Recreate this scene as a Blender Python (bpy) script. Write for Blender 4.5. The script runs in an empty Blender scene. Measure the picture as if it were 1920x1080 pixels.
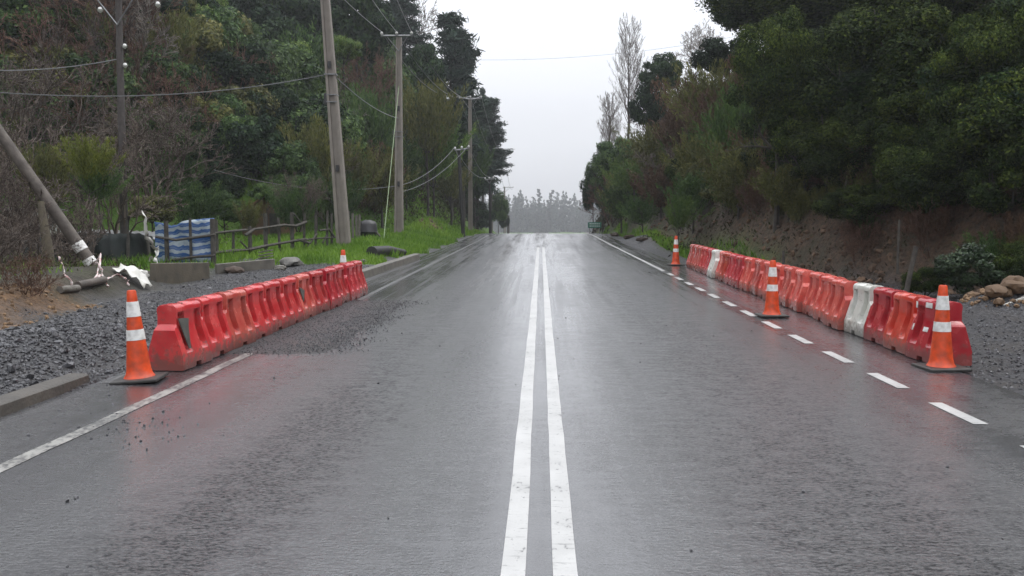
import bpy, bmesh, math, random
import numpy as np
from mathutils import Vector, Matrix, Euler

random.seed(7)
RNG = np.random.default_rng(11)
S = bpy.context.scene
C = S.collection
R = math.radians
FPX = 1650.0
CAM_H = 1.6

# ------------------------------------------------------------------ camera
cam_d = bpy.data.cameras.new('camera')
cam = bpy.data.objects.new('camera', cam_d)
C.objects.link(cam)
cam_d.sensor_width = 36
cam_d.lens = 36 * FPX / 1920
cam_d.clip_end = 3000
cam_d.clip_start = 0.05
cam.location = (0, 0, CAM_H)
PITCH = math.atan((540 - 417) / FPX)
YAW = math.atan((1014 - 960) / FPX)
cam.rotation_euler = (R(90) - PITCH, 0, YAW)
S.camera = cam
CM = Euler(cam.rotation_euler).to_matrix()


def ray(px, py):
    return (CM @ Vector(((px - 960) / FPX, -(py - 540) / FPX, -1.0)))


def at(px, py, Y):
    d = ray(px, py)
    t = Y / d.y
    return Vector((d.x * t, Y, CAM_H + d.z * t))


# ------------------------------------------------------------------ noise + terrain
def _h(ix, iy, s):
    n = (ix.astype(np.int64) * 374761393 + iy.astype(np.int64) * 668265263 + s * 974634777) & 0x7fffffff
    n = ((n ^ (n >> 13)) * 1274126177) & 0x7fffffff
    return ((n ^ (n >> 16)) & 0xffff) / 65535.0


def vnoise(x, y, s=0):
    x = np.asarray(x, float); y = np.asarray(y, float)
    ix = np.floor(x); iy = np.floor(y)
    fx = x - ix; fy = y - iy
    fx = fx * fx * (3 - 2 * fx); fy = fy * fy * (3 - 2 * fy)
    a = _h(ix, iy, s); b = _h(ix + 1, iy, s); c = _h(ix, iy + 1, s); d = _h(ix + 1, iy + 1, s)
    return (a + (b - a) * fx) * (1 - fy) + (c + (d - c) * fx) * fy


def fbm(x, y, s=0, o=4):
    t = 0; a = .5
    for k in range(o):
        t = t + a * (vnoise(x * 2 ** k, y * 2 ** k, s + k) - .5)
        a *= .5
    return t


def sst(a, b, x):
    t = np.clip((np.asarray(x, float) - a) / (b - a), 0, 1)
    return t * t * (3 - 2 * t)


_ry = np.linspace(-60, 900, 4801)
_rz = np.interp(_ry, [-60, 7, 12, 18, 27, 45, 57, 63, 69, 80, 110, 160, 240, 900],
                [0, 0, .03, .12, .25, .50, .71, .77, .75, .45, -1.0, -3.6, -6.0, -7.0])
_k = np.ones(21) / 21
_rz = np.convolve(np.pad(_rz, 10, mode='edge'), _k, 'valid')


def zroad(y):
    return np.interp(y, _ry, _rz)


def toe_left(y):
    return np.interp(y, [-30, 24, 31, 38, 44, 52, 62, 75, 110, 160, 240], [36, 36, 31, 21, 12.5, 9.0, 7.8, 7.0, 7.0, 10, 30])


def toe_right(y):
    return np.interp(y, [-30, 6, 12, 16, 19, 23, 30, 45, 60, 75, 110, 160, 240], [19, 17, 14.0, 11.0, 9.2, 7.5, 6.4, 5.9, 5.5, 5.3, 5.5, 9, 30])


def terrain(x, y):
    x = np.asarray(x, float); y = np.asarray(y, float)
    z = zroad(y) - .02
    # grass verge and yard
    z = z + .46 * sst(22, 36, y) * sst(4.6, 7.2, -x)
    z = z + 1.6 * sst(80, 115, y) * sst(4.8, 6.5, -x)
    # left earth scarp near the leaning pole
    edge = 7.4 + .10 * (y - 10) + .5 * vnoise(y * .9, y * 0 + 3, 5)
    z = z + .50 * sst(0, 1.0, -x - edge) * sst(3, 6, y) * (1 - sst(19, 24, y))
    # gravel heap behind the kerb
    hx = (x + 6.0) / 1.35; hy = (y - 9.6) / 2.6
    z = z + .30 * np.exp(-(hx * hx + hy * hy) * 1.1)
    hx = (x + 6.5) / 1.1; hy = (y - 13.2) / 2.2
    z = z + .16 * np.exp(-(hx * hx + hy * hy))
    # dip behind cone
    hx = (x + 4.85) / .40; hy = (y - 10.0) / 1.1
    z = z - .20 * np.exp(-(hx * hx + hy * hy))
    # left hill
    d = -x - toe_left(y)
    d = np.where(d > 0, d, 0)
    hl = 36 * (1 - np.exp(-d * 1.25 / 36)) * sst(0, 1.5, d) + 0
    z = z + hl
    # right bank + hill
    d = x - toe_right(y)
    wob = 1 + .3 * fbm(x * .0 + y * .35, y * .35, 31, 3)
    d = np.where(d > 0, d, 0)
    bank = 2.7 * (1 - np.exp(-d * 2.3 * wob / 2.7))
    up = np.where(d > .8, d - .8, 0) * 1.25
    up = 26 * (1 - np.exp(-up / 26))
    z = z + bank + up
    bk = sst(.0, .8, d) * (1 - sst(2.2, 4.5, d))
    z = z + bk * (.55 * fbm(x * .8 + 4, y * .8, 17, 4) + .5 * (np.abs(fbm(x * 1.5, y * 2.6, 19, 4)) - .12))
    # right dirt mound
    m = at(1895, 585, 15.2)
    hx = (x - m.x) / .8; hy = (y - m.y) / .8
    z = z + .42 * np.exp(-(hx * hx + hy * hy))
    # landslip tongues
    hx = (x + 6.7) / 1.0; hy = (y - 53) / 4
    z = z + .75 * np.exp(-(hx * hx + hy * hy))
    hx = (x - 5.4) / .9; hy = (y - 44) / 6
    z = z + .5 * np.exp(-(hx * hx + hy * hy))
    # roughness away from the road
    away = sst(4.6, 6.5, np.abs(x))
    hill = sst(.3, 2.5, hl + bank + up)
    z = z + away * (fbm(x * .9, y * .9, 3) * (.10 + .9 * hill) + fbm(x * 3.1, y * 3.1, 8, 3) * (.05 + .28 * hill))
    return z


def th(x, y):
    return float(terrain(np.array([x]), np.array([y]))[0])


def march(px, py, y0=6.0, y1=160.0):
    ys = np.linspace(y0, y1, 1500)
    d = ray(px, py)
    xs = d.x / d.y * ys; zs = CAM_H + d.z / d.y * ys
    hit = np.nonzero(zs < terrain(xs, ys))[0]
    return float(ys[hit[0]]) if len(hit) else None


def ground_at(px, py, y0=6.0):
    Y = march(px, py, y0) or 60.0
    p = at(px, py, Y)
    p.z = th(p.x, p.y)
    return p


# ------------------------------------------------------------------ material helpers
def mat(name, base=(.5, .5, .5), rough=.6, metal=0.0, noise=None, bump=None, spec=.5, var=0.0):
    """noise=(scale, colour, amount): blotches of a second colour; bump=(scale, strength)"""
    m = bpy.data.materials.new(name); m.use_nodes = True
    nt = m.node_tree; b = nt.nodes['Principled BSDF']
    b.inputs['Roughness'].default_value = rough
    b.inputs['Metallic'].default_value = metal
    b.inputs['Specular IOR Level'].default_value = spec
    b.inputs['Base Color'].default_value = (*base, 1)
    tc = nt.nodes.new('ShaderNodeTexCoord')
    out = None
    if noise:
        n = nt.nodes.new('ShaderNodeTexNoise'); n.inputs['Scale'].default_value = noise[0]; n.inputs['Detail'].default_value = 6
        nt.links.new(tc.outputs['Object'], n.inputs['Vector'])
        r = nt.nodes.new('ShaderNodeMapRange'); r.inputs[1].default_value = .5 - .25 * noise[2]; r.inputs[2].default_value = .75
        nt.links.new(n.outputs['Fac'], r.inputs[0])
        mx = nt.nodes.new('ShaderNodeMix'); mx.data_type = 'RGBA'
        mx.inputs[6].default_value = (*base, 1); mx.inputs[7].default_value = (*noise[1], 1)
        nt.links.new(r.outputs[0], mx.inputs[0])
        out = mx.outputs[2]
    if var:
        oi = nt.nodes.new('ShaderNodeObjectInfo')
        hs = nt.nodes.new('ShaderNodeHueSaturation')
        if out: nt.links.new(out, hs.inputs['Color'])
        else: hs.inputs['Color'].default_value = (*base, 1)
        mr = nt.nodes.new('ShaderNodeMapRange'); mr.inputs[3].default_value = 1 - var; mr.inputs[4].default_value = 1 + var
        nt.links.new(oi.outputs['Random'], mr.inputs[0]); nt.links.new(mr.outputs[0], hs.inputs['Value'])
        out = hs.outputs['Color']
    if out: nt.links.new(out, b.inputs['Base Color'])
    if bump:
        n2 = nt.nodes.new('ShaderNodeTexNoise'); n2.inputs['Scale'].default_value = bump[0]; n2.inputs['Detail'].default_value = 5
        nt.links.new(tc.outputs['Object'], n2.inputs['Vector'])
        bp = nt.nodes.new('ShaderNodeBump'); bp.inputs['Strength'].default_value = bump[1]; bp.inputs['Distance'].default_value = .02
        nt.links.new(n2.outputs['Fac'], bp.inputs['Height']); nt.links.new(bp.outputs['Normal'], b.inputs['Normal'])
    return m


def leaf_mat(name, c1, c2, c3, rough=.55, trans=.25, var=.25, spec=.2):
    m = bpy.data.materials.new(name); m.use_nodes = True
    nt = m.node_tree; b = nt.nodes['Principled BSDF']; o = nt.nodes['Material Output']
    a = nt.nodes.new('ShaderNodeAttribute'); a.attribute_name = 'tint'
    cr = nt.nodes.new('ShaderNodeValToRGB')
    e = cr.color_ramp.elements
    e[0].position = 0; e[0].color = (*c1, 1); e[1].position = 1; e[1].color = (*c3, 1)
    k = e.new(.5); k.color = (*c2, 1)
    nt.links.new(a.outputs['Fac'], cr.inputs[0])
    oi = nt.nodes.new('ShaderNodeObjectInfo'); hs = nt.nodes.new('ShaderNodeHueSaturation')
    mr = nt.nodes.new('ShaderNodeMapRange'); mr.inputs[3].default_value = 1 - var; mr.inputs[4].default_value = 1 + var
    nt.links.new(oi.outputs['Random'], mr.inputs[0]); nt.links.new(mr.outputs[0], hs.inputs['Value'])
    nt.links.new(cr.outputs[0], hs.inputs['Color'])
    nt.links.new(hs.outputs[0], b.inputs['Base Color'])
    b.inputs['Roughness'].default_value = rough
    b.inputs['Specular IOR Level'].default_value = spec
    if trans:
        t = nt.nodes.new('ShaderNodeBsdfTranslucent'); nt.links.new(hs.outputs[0], t.inputs['Color'])
        mx = nt.nodes.new('ShaderNodeMixShader'); mx.inputs[0].default_value = trans
        nt.links.new(b.outputs[0], mx.inputs[1]); nt.links.new(t.outputs[0], mx.inputs[2])
        nt.links.new(mx.outputs[0], o.inputs['Surface'])
    return m


# ------------------------------------------------------------------ object helpers
def tag(o, label=None, cat=None, group=None, kind=None):
    if label: o['label'] = label
    if cat: o['category'] = cat
    if group: o['group'] = group
    if kind: o['kind'] = kind
    return o


def empty(name, loc=(0, 0, 0), rz=0.0, label=None, cat=None, group=None):
    o = bpy.data.objects.new(name, None); C.objects.link(o)
    o.location = loc; o.rotation_euler = (0, 0, rz); o.empty_display_size = .2
    return tag(o, label, cat, group)


def link(name, me, parent=None, loc=None):
    o = bpy.data.objects.new(name, me); C.objects.link(o)
    if parent: o.parent = parent
    if loc is not None: o.location = loc
    return o


def npmesh(name, V, F, m=None, smooth=False, tint=None):
    """V (n,3), F (k, nverts) arrays"""
    me = bpy.data.meshes.new(name)
    V = np.asarray(V, np.float32); F = np.asarray(F, np.int32)
    n = F.shape[1]
    me.vertices.add(len(V)); me.vertices.foreach_set('co', V.ravel())
    me.loops.add(F.size); me.loops.foreach_set('vertex_index', F.ravel())
    me.polygons.add(len(F))
    me.polygons.foreach_set('loop_start', np.arange(len(F), dtype=np.int32) * n)
    me.polygons.foreach_set('loop_total', np.full(len(F), n, np.int32))
    me.update(calc_edges=True)
    me.polygons.foreach_set('use_smooth', np.full(len(F), smooth))
    if tint is not None:
        a = me.attributes.new('tint', 'FLOAT', 'FACE'); a.data.foreach_set('value', np.asarray(tint, np.float32))
    if m: me.materials.append(m)
    return me


def bm_box(bm, c, s, M=None):
    r = bmesh.ops.create_cube(bm, size=1)
    for v in r['verts']:
        v.co = Vector((v.co.x * s[0] + c[0], v.co.y * s[1] + c[1], v.co.z * s[2] + c[2]))
        if M: v.co = M @ v.co
    return r['verts']


def bm_tube(bm, pts, radii, n=8, caps=True):
    pts = [Vector(p) for p in pts]
    if not hasattr(radii, '__len__'): radii = [radii] * len(pts)
    rings = []
    for i, p in enumerate(pts):
        t = (pts[min(i + 1, len(pts) - 1)] - pts[max(i - 1, 0)]).normalized()
        a = t.cross(Vector((0, 0, 1)))
        if a.length < .05: a = t.cross(Vector((1, 0, 0)))
        a.normalize(); b = a.cross(t)
        rings.append([bm.verts.new(p + (a * math.cos(2 * math.pi * k / n) + b * math.sin(2 * math.pi * k / n)) * radii[i]) for k in range(n)])
    for i in range(len(rings) - 1):
        for k in range(n):
            bm.faces.new((rings[i][k], rings[i][(k + 1) % n], rings[i + 1][(k + 1) % n], rings[i + 1][k]))
    if caps:
        bm.faces.new(rings[0]); bm.faces.new(list(reversed(rings[-1])))


def bm_obj(name, bm, m, parent=None, smooth=False, angle=40, bevel=0):
    bmesh.ops.recalc_face_normals(bm, faces=bm.faces)
    me = bpy.data.meshes.new(name); bm.to_mesh(me); bm.free()
    if m: me.materials.append(m)
    if smooth:
        me.polygons.foreach_set('use_smooth', [True] * len(me.polygons))
        me.set_sharp_from_angle(angle=R(angle))
    o = link(name, me, parent)
    if bevel:
        b = o.modifiers.new('bevel', 'BEVEL'); b.width = bevel; b.segments = 2; b.limit_method = 'ANGLE'; b.angle_limit = R(35)
    return o


def copy_tree(o, parent=None):
    c = o.copy(); C.objects.link(c)
    if parent: c.parent = parent
    for ch in list(o.children): copy_tree(ch, c)
    return c


# segments (n,2,3) with radii (n,2) -> 3-sided prisms
def seg_mesh(name, P0, P1, r0, r1, m, tint=None, sides=3):
    P0 = np.asarray(P0, float); P1 = np.asarray(P1, float); r0 = np.asarray(r0)[:, None]; r1 = np.asarray(r1)[:, None]
    t = P1 - P0; L = np.linalg.norm(t, axis=1, keepdims=True); t = t / np.maximum(L, 1e-6)
    ref = np.where(np.abs(t[:, 2:3]) > .9, np.array([[1., 0, 0]]), np.array([[0, 0, 1.]]))
    a = np.cross(t, ref); a /= np.maximum(np.linalg.norm(a, axis=1, keepdims=True), 1e-6)
    b = np.cross(t, a)
    n = len(P0); vs = []
    for k in range(sides):
        w = 2 * math.pi * k / sides
        vs.append(P0 + (a * math.cos(w) + b * math.sin(w)) * r0)
    for k in range(sides):
        w = 2 * math.pi * k / sides
        vs.append(P1 + (a * math.cos(w) + b * math.sin(w)) * r1)
    V = np.stack(vs, 1).reshape(-1, 3)
    base = np.arange(n)[:, None] * (2 * sides)
    F = np.concatenate([base + np.array([[k, (k + 1) % sides, sides + (k + 1) % sides, sides + k]]) for k in range(sides)], 0)
    tt = None if tint is None else np.tile(np.asarray(tint), sides)
    return npmesh(name, V, F, m, smooth=True, tint=tt)


def grow(rng, p, d, length, r, depth, out, steps=5, wander=.25, up=.1, kids=(3, 5), ang=.7, shrink=.6, rmin=.004, first=.25):
    p = Vector(p); d = Vector(d).normalized(); sl = length / steps
    for i in range(steps):
        f = i / steps
        d2 = (d + Vector((rng.gauss(0, wander), rng.gauss(0, wander), rng.gauss(0, wander) + up))).normalized()
        q = p + d2 * sl
        ra = max(rmin, r * (1 - .7 * f)); rb = max(rmin, r * (1 - .7 * (f + 1 / steps)))
        out.append((tuple(p), tuple(q), ra, rb))
        p, d = q, d2
        if depth > 0 and f >= first:
            nk = rng.randint(*kids) / steps * 2
            nk = int(nk) + (rng.random() < nk - int(nk))
            for _ in range(nk):
                ax = Vector((rng.gauss(0, 1), rng.gauss(0, 1), rng.gauss(0, 1))).cross(d)
                if ax.length < .01: continue
                dd = Matrix.Rotation(ang * rng.uniform(.6, 1.3), 3, ax.normalized()) @ d
                grow(rng, p, dd, length * shrink * rng.uniform(.6, 1.1) * (1 - .4 * f), rb * .65, depth - 1, out, max(3, steps - 1), wander, up, kids, ang, shrink, rmin, .15)
    return out


def leaves(rng, centres, radii, n, size, shape=.55, squash=(1, 1, .8), shell=.55, tilt=.6, tvar=.3, ctint=None):
    """leaf quads through a set of clumps; returns V, F, tint"""
    centres = np.asarray(centres, float); radii = np.asarray(radii, float)
    w = radii ** 2; w = w / w.sum()
    ci = rng.choice(len(centres), n, p=w)
    d = rng.normal(size=(n, 3)); d /= np.linalg.norm(d, axis=1, keepdims=True)
    rr = radii[ci] * (shell + (1 - shell) * rng.random(n) ** .7) * (1 + .12 * rng.normal(size=n))
    P = centres[ci] + d * rr[:, None] * np.array(squash)
    nrm = d * (tilt * 1.7) + rng.normal(size=(n, 3)) * .45 + np.array([0, 0, .2])
    nrm /= np.linalg.norm(nrm, axis=1, keepdims=True)
    a = np.cross(nrm, rng.normal(size=(n, 3))); a /= np.maximum(np.linalg.norm(a, axis=1, keepdims=True), 1e-5)
    b = np.cross(nrm, a)
    s = size * (.55 + .9 * rng.random(n))[:, None]
    V = np.stack([P - a * s, P + b * s * shape + nrm * s * .12, P + a * s, P - b * s * shape + nrm * s * .12], 1).reshape(-1, 3)
    F = np.arange(n * 4).reshape(n, 4)
    ct = rng.random(len(centres)) if ctint is None else np.asarray(ctint)
    t = np.clip(ct[ci] * .55 + .22 + tvar * rng.normal(size=n), 0, 1)
    return V, F, t

# ------------------------------------------------------------------ world, sun, view
S.view_settings.view_transform = 'Standard'; S.view_settings.look = 'None'
S.view_settings.gamma = 1; S.view_settings.use_curve_mapping = False
S.view_settings.exposure = 0.0
W = bpy.data.worlds.new('World'); S.world = W; W.use_nodes = True
nt = W.node_tree; bg = nt.nodes['Background']; bg.inputs['Strength'].default_value = .1
SUN_EL, SUN_AZ = R(58), R(70)      # azimuth clockwise from +Y
sky = nt.nodes.new('ShaderNodeTexSky'); sky.sky_type = 'NISHITA'; sky.sun_disc = False
sky.sun_elevation = SUN_EL; sky.sun_rotation = SUN_AZ
hs = nt.nodes.new('ShaderNodeHueSaturation'); hs.inputs['Saturation'].default_value = .25
nt.links.new(sky.outputs[0], hs.inputs['Color'])
tc = nt.nodes.new('ShaderNodeTexCoord')
mp = nt.nodes.new('ShaderNodeMapping'); mp.inputs['Scale'].default_value = (1.2, 1.2, 5)
nt.links.new(tc.outputs['Generated'], mp.inputs['Vector'])
nz = nt.nodes.new('ShaderNodeTexNoise'); nz.inputs['Scale'].default_value = 1.6; nz.inputs['Detail'].default_value = 4
nt.links.new(mp.outputs[0], nz.inputs['Vector'])
cr = nt.nodes.new('ShaderNodeValToRGB')
cr.color_ramp.elements[0].position = .3; cr.color_ramp.elements[0].color = (6.55, 6.7, 7.15, 1)
cr.color_ramp.elements[1].position = .7; cr.color_ramp.elements[1].color = (7.35, 7.5, 7.85, 1)
nt.links.new(nz.outputs['Fac'], cr.inputs[0])
mx = nt.nodes.new('ShaderNodeMix'); mx.data_type = 'RGBA'; mx.inputs[0].default_value = .88
nt.links.new(hs.outputs[0], mx.inputs[6]); nt.links.new(cr.outputs[0], mx.inputs[7])
# overcast: the cloud deck is brighter overhead than at the horizon
sx = nt.nodes.new('ShaderNodeSeparateXYZ'); nt.links.new(tc.outputs['Generated'], sx.inputs[0])
zr_ = nt.nodes.new('ShaderNodeMapRange'); zr_.inputs[1].default_value = .0; zr_.inputs[2].default_value = 1; zr_.inputs[3].default_value = 1.0; zr_.inputs[4].default_value = 3.9
nt.links.new(sx.outputs[2], zr_.inputs[0])
vm = nt.nodes.new('ShaderNodeVectorMath'); vm.operation = 'SCALE'
nt.links.new(mx.outputs[2], vm.inputs[0]); nt.links.new(zr_.outputs[0], vm.inputs['Scale'])
nt.links.new(vm.outputs[0], bg.inputs['Color'])

sd = bpy.data.lights.new('sun', 'SUN'); so = bpy.data.objects.new('sun', sd); C.objects.link(so)
sd.energy = 1.3; sd.angle = R(28); sd.color = (1, .97, .93)
sdir = Vector((math.sin(SUN_AZ) * math.cos(SUN_EL), math.cos(SUN_AZ) * math.cos(SUN_EL), math.sin(SUN_EL)))
so.rotation_euler = sdir.to_track_quat('Z', 'Y').to_euler()
so.location = (0, 0, 60)

S.render.engine = 'CYCLES'
S.cycles.use_denoising = True
S.cycles.max_bounces = 6; S.cycles.diffuse_bounces = 3; S.cycles.glossy_bounces = 3
S.cycles.transmission_bounces = 3; S.cycles.volume_bounces = 0; S.cycles.transparent_max_bounces = 6
S.cycles.sample_clamp_indirect = 6

# ------------------------------------------------------------------ node shorthand
class G:
    def __init__(s, name):
        s.m = bpy.data.materials.new(name); s.m.use_nodes = True
        s.nt = s.m.node_tree; s.b = s.nt.nodes['Principled BSDF']
        s.tc = s.nt.nodes.new('ShaderNodeTexCoord').outputs['Object']

    def L(s, a, b): s.nt.links.new(a, b)

    def inp(s, sock, v):
        if hasattr(v, 'node'): s.L(v, sock)
        elif isinstance(v, (tuple, list)) and len(v) == 3 and sock.type == 'RGBA': sock.default_value = (*v, 1)
        else: sock.default_value = v

    def map(s, scale, loc=(0, 0, 0)):
        n = s.nt.nodes.new('ShaderNodeMapping'); n.inputs['Scale'].default_value = scale; n.inputs['Location'].default_value = loc
        s.L(s.tc, n.inputs['Vector']); return n.outputs[0]

    def noise(s, scale, detail=4, vec=None, rough=.5, dist=0):
        n = s.nt.nodes.new('ShaderNodeTexNoise'); n.inputs['Scale'].default_value = scale; n.inputs['Detail'].default_value = detail
        n.inputs['Roughness'].default_value = rough; n.inputs['Distortion'].default_value = dist
        s.L(vec or s.tc, n.inputs['Vector']); return n.outputs['Fac']

    def voro(s, scale, vec=None, out='Distance'):
        n = s.nt.nodes.new('ShaderNodeTexVoronoi'); n.inputs['Scale'].default_value = scale
        s.L(vec or s.tc, n.inputs['Vector']); return n.outputs[out]

    def rng(s, v, a, b, c=0., d=1.):
        n = s.nt.nodes.new('ShaderNodeMapRange'); n.inputs[1].default_value = a; n.inputs[2].default_value = b
        n.inputs[3].default_value = c; n.inputs[4].default_value = d; s.inp(n.inputs[0], v); return n.outputs[0]

    def math(s, op, a, b=0.):
        n = s.nt.nodes.new('ShaderNodeMath'); n.operation = op; s.inp(n.inputs[0], a); s.inp(n.inputs[1], b); return n.outputs[0]

    def mix(s, f, a, b):
        n = s.nt.nodes.new('ShaderNodeMix'); n.data_type = 'RGBA'; s.inp(n.inputs[0], f); s.inp(n.inputs[6], a); s.inp(n.inputs[7], b); return n.outputs[2]

    def attr(s, name, out='Fac'):
        n = s.nt.nodes.new('ShaderNodeAttribute'); n.attribute_name = name; return n.outputs[out]

    def xyz(s, vec=None):
        n = s.nt.nodes.new('ShaderNodeSeparateXYZ'); s.L(vec or s.tc, n.inputs[0]); return n.outputs

    def bump(s, h, strength, dist, prev=None):
        n = s.nt.nodes.new('ShaderNodeBump'); s.inp(n.inputs['Strength'], strength); n.inputs['Distance'].default_value = dist
        s.L(h, n.inputs['Height'])
        if prev: s.L(prev, n.inputs['Normal'])
        return n.outputs[0]

    def out(s, color=None, rough=None, normal=None, spec=None):
        if color is not None: s.inp(s.b.inputs['Base Color'], color)
        if rough is not None: s.inp(s.b.inputs['Roughness'], rough)
        if normal is not None: s.L(normal, s.b.inputs['Normal'])
        if spec is not None: s.inp(s.b.inputs['Specular IOR Level'], spec)
        return s.m


def road_material():
    g = G('wet_asphalt')
    X, Y, Z = g.xyz()
    lane = g.noise(1.0, 4, g.map((1.3, .07, 1)), .6)           # streaks along the lanes
    patch = g.noise(.55, 5, g.map((1, .45, 1), (3, 7, 0)), .6)
    dist = g.rng(Y, 5, 34, 1, .22)
    # coarse open-textured band between the wheel paths of each lane
    bandL = g.math('SUBTRACT', 1.0, g.rng(g.math('ABSOLUTE', g.math('ADD', X, 1.75)), .1, .9))
    bandR = g.math('SUBTRACT', 1.0, g.rng(g.math('ABSOLUTE', g.math('SUBTRACT', X, 1.9)), .2, 1.5))
    band = g.math('MAXIMUM', bandL, bandR)
    coarse = g.rng(g.math('ADD', g.math('MULTIPLY', band, .45), g.math('ADD', g.math('MULTIPLY', lane, .6), g.math('MULTIPLY', patch, .6))), .42, 1.20)
    coarse = g.math('MULTIPLY', coarse, g.rng(g.noise(9, 4, g.map((.5, 1, 1))), .25, .6, .55, 1.25))
    fine = g.noise(120, 3)
    grain = g.voro(75, g.map((.8, 1.05, 1)), 'Distance')
    rip = g.noise(30, 5, g.map((.45, 1.15, 1)), .68)
    h2 = g.noise(62, 3, g.map((.6, 1.1, 1)))
    swell = g.noise(1.4, 2, g.map((1, .4, 1)))
    n = g.bump(swell, .15, .012)
    n = g.bump(rip, g.math('MULTIPLY', g.rng(coarse, 0, 1, .04, 1.0), dist), .030, n)
    n = g.bump(grain, g.math('MULTIPLY', g.rng(coarse, 0, 1, .06, 1.0), dist), .010, n)
    n = g.bump(h2, g.math('MULTIPLY', g.rng(coarse, 0, 1, .05, .8), dist), .008, n)
    n = g.bump(fine, g.math('MULTIPLY', g.rng(coarse, 0, 1, .25, .7), dist), .004, n)
    # tracked mud near the crest
    trk = g.math('SUBTRACT', 1.0, g.rng(g.math('ABSOLUTE', g.math('SUBTRACT', X, .0)), .15, .5))
    trk2 = g.math('SUBTRACT', 1.0, g.rng(g.math('ABSOLUTE', g.math('ADD', X, 1.45)), .1, .5))
    mudn = g.rng(g.noise(.8, 6, g.map((3.5, .20, 1), (1, 2, 0)), .7), .42, .60)
    m1 = g.math('MULTIPLY', trk, g.rng(Y, 36, 44)); m2 = g.math('MULTIPLY', trk2, g.rng(Y, 13, 40, .15, 1))
    mud = g.math('MULTIPLY', g.math('MAXIMUM', m1, m2), mudn)
    # darker water-scribed wheel streaks
    stk = g.math('MULTIPLY', g.rng(g.noise(3.2, 4, g.map((1.6, .035, 1), (9, 0, 0)), .6), .50, .66), g.rng(Y, 9, 20, .15, .6))
    col = g.mix(g.rng(fine, .35, .65), (.012, .0125, .0145), (.060, .062, .071))
    col = g.mix(g.math('MULTIPLY', g.rng(grain, .25, .75), .6), col, (.008, .008, .009))
    col = g.mix(g.math('MULTIPLY', g.rng(patch, .4, .7), .5), col, (.030, .030, .030))
    col = g.mix(g.math('MULTIPLY', stk, .6), col, (.010, .010, .011))
    col = g.mix(g.math('MULTIPLY', mud, .9), col, (.022, .020, .018))
    r = g.math('ADD', g.rng(coarse, 0, 1, .20, .34), g.math('ADD', g.math('MULTIPLY', mud, .42), g.math('MULTIPLY', stk, .22)))
    # bare aggregate standing out of the water film: little gloss
    ag = g.math('MULTIPLY', g.rng(g.noise(44, 4, g.map((.55, 1.1, 1), (2, 5, 0)), .7), .44, .58), g.rng(coarse, .1, .9))
    ag2 = g.math('MULTIPLY', g.rng(g.noise(70, 3), .52, .62), .12)
    ag = g.math('MAXIMUM', ag, ag2)
    r = g.math('ADD', r, g.math('MULTIPLY', ag, .25))
    sp = g.math('SUBTRACT', 1.15, g.math('MULTIPLY', ag, 1.0))
    film = g.math('SUBTRACT', 1.0, g.math('MULTIPLY', ag, .9))
    g.inp(g.b.inputs['Coat Weight'], g.math('MULTIPLY', film, g.math('SUBTRACT', .85, g.math('MULTIPLY', g.math('MAXIMUM', mud, stk), .7)))); g.b.inputs['Coat IOR'].default_value = 1.33
    g.inp(g.b.inputs['Coat Roughness'], g.math('ADD', .19, g.math('MULTIPLY', mud, .4)))
    nc = g.bump(swell, .15, .012); nc = g.bump(rip, g.math('MULTIPLY', g.rng(coarse, 0, 1, .03, .5), dist), .02, nc); g.L(nc, g.b.inputs['Coat Normal'])
    m = g.out(col, r, n, sp)
    return m


def paint_material(name, c, wear=.5, hard=.5):
    g = G(name)
    n1 = g.noise(26, 6, g.map((1, .6, 1)), .7)
    n2 = g.noise(3.0, 4)
    cracks = g.rng(g.noise(30, 5, g.map((.22, 1.6, 1)), .75), .60, .64, 0, .75)
    w = g.rng(g.math('ADD', n1, g.math('MULTIPLY', n2, .35)), .60 + .25 * (1 - wear), .72 + .25 * (1 - wear))
    col = g.mix(g.rng(n2, .3, .7), c, tuple(k * .8 for k in c))
    col = g.mix(g.math('MAXIMUM', w, cracks), col, (.055, .055, .056))
    nn = g.bump(g.noise(70, 3), .5, .004)
    return g.out(col, .38, nn, .5)


def gravel_material(name, a, b, scale=26):
    g = G(name)
    v = g.voro(scale, None, 'Distance'); vc = g.voro(scale, None, 'Color')
    n = g.noise(1.2, 4)
    lum = g.xyz(vc)[0]
    col = g.mix(lum, a, b)
    col = g.mix(g.math('MULTIPLY', g.rng(n, .45, .65), .4), col, (.05, .043, .036))
    nn = g.bump(g.math('SUBTRACT', 1.0, v), .9, .03)
    nn = g.bump(g.noise(90, 3), .4, .006, nn)
    return g.out(col, .36, nn, .5)


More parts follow.
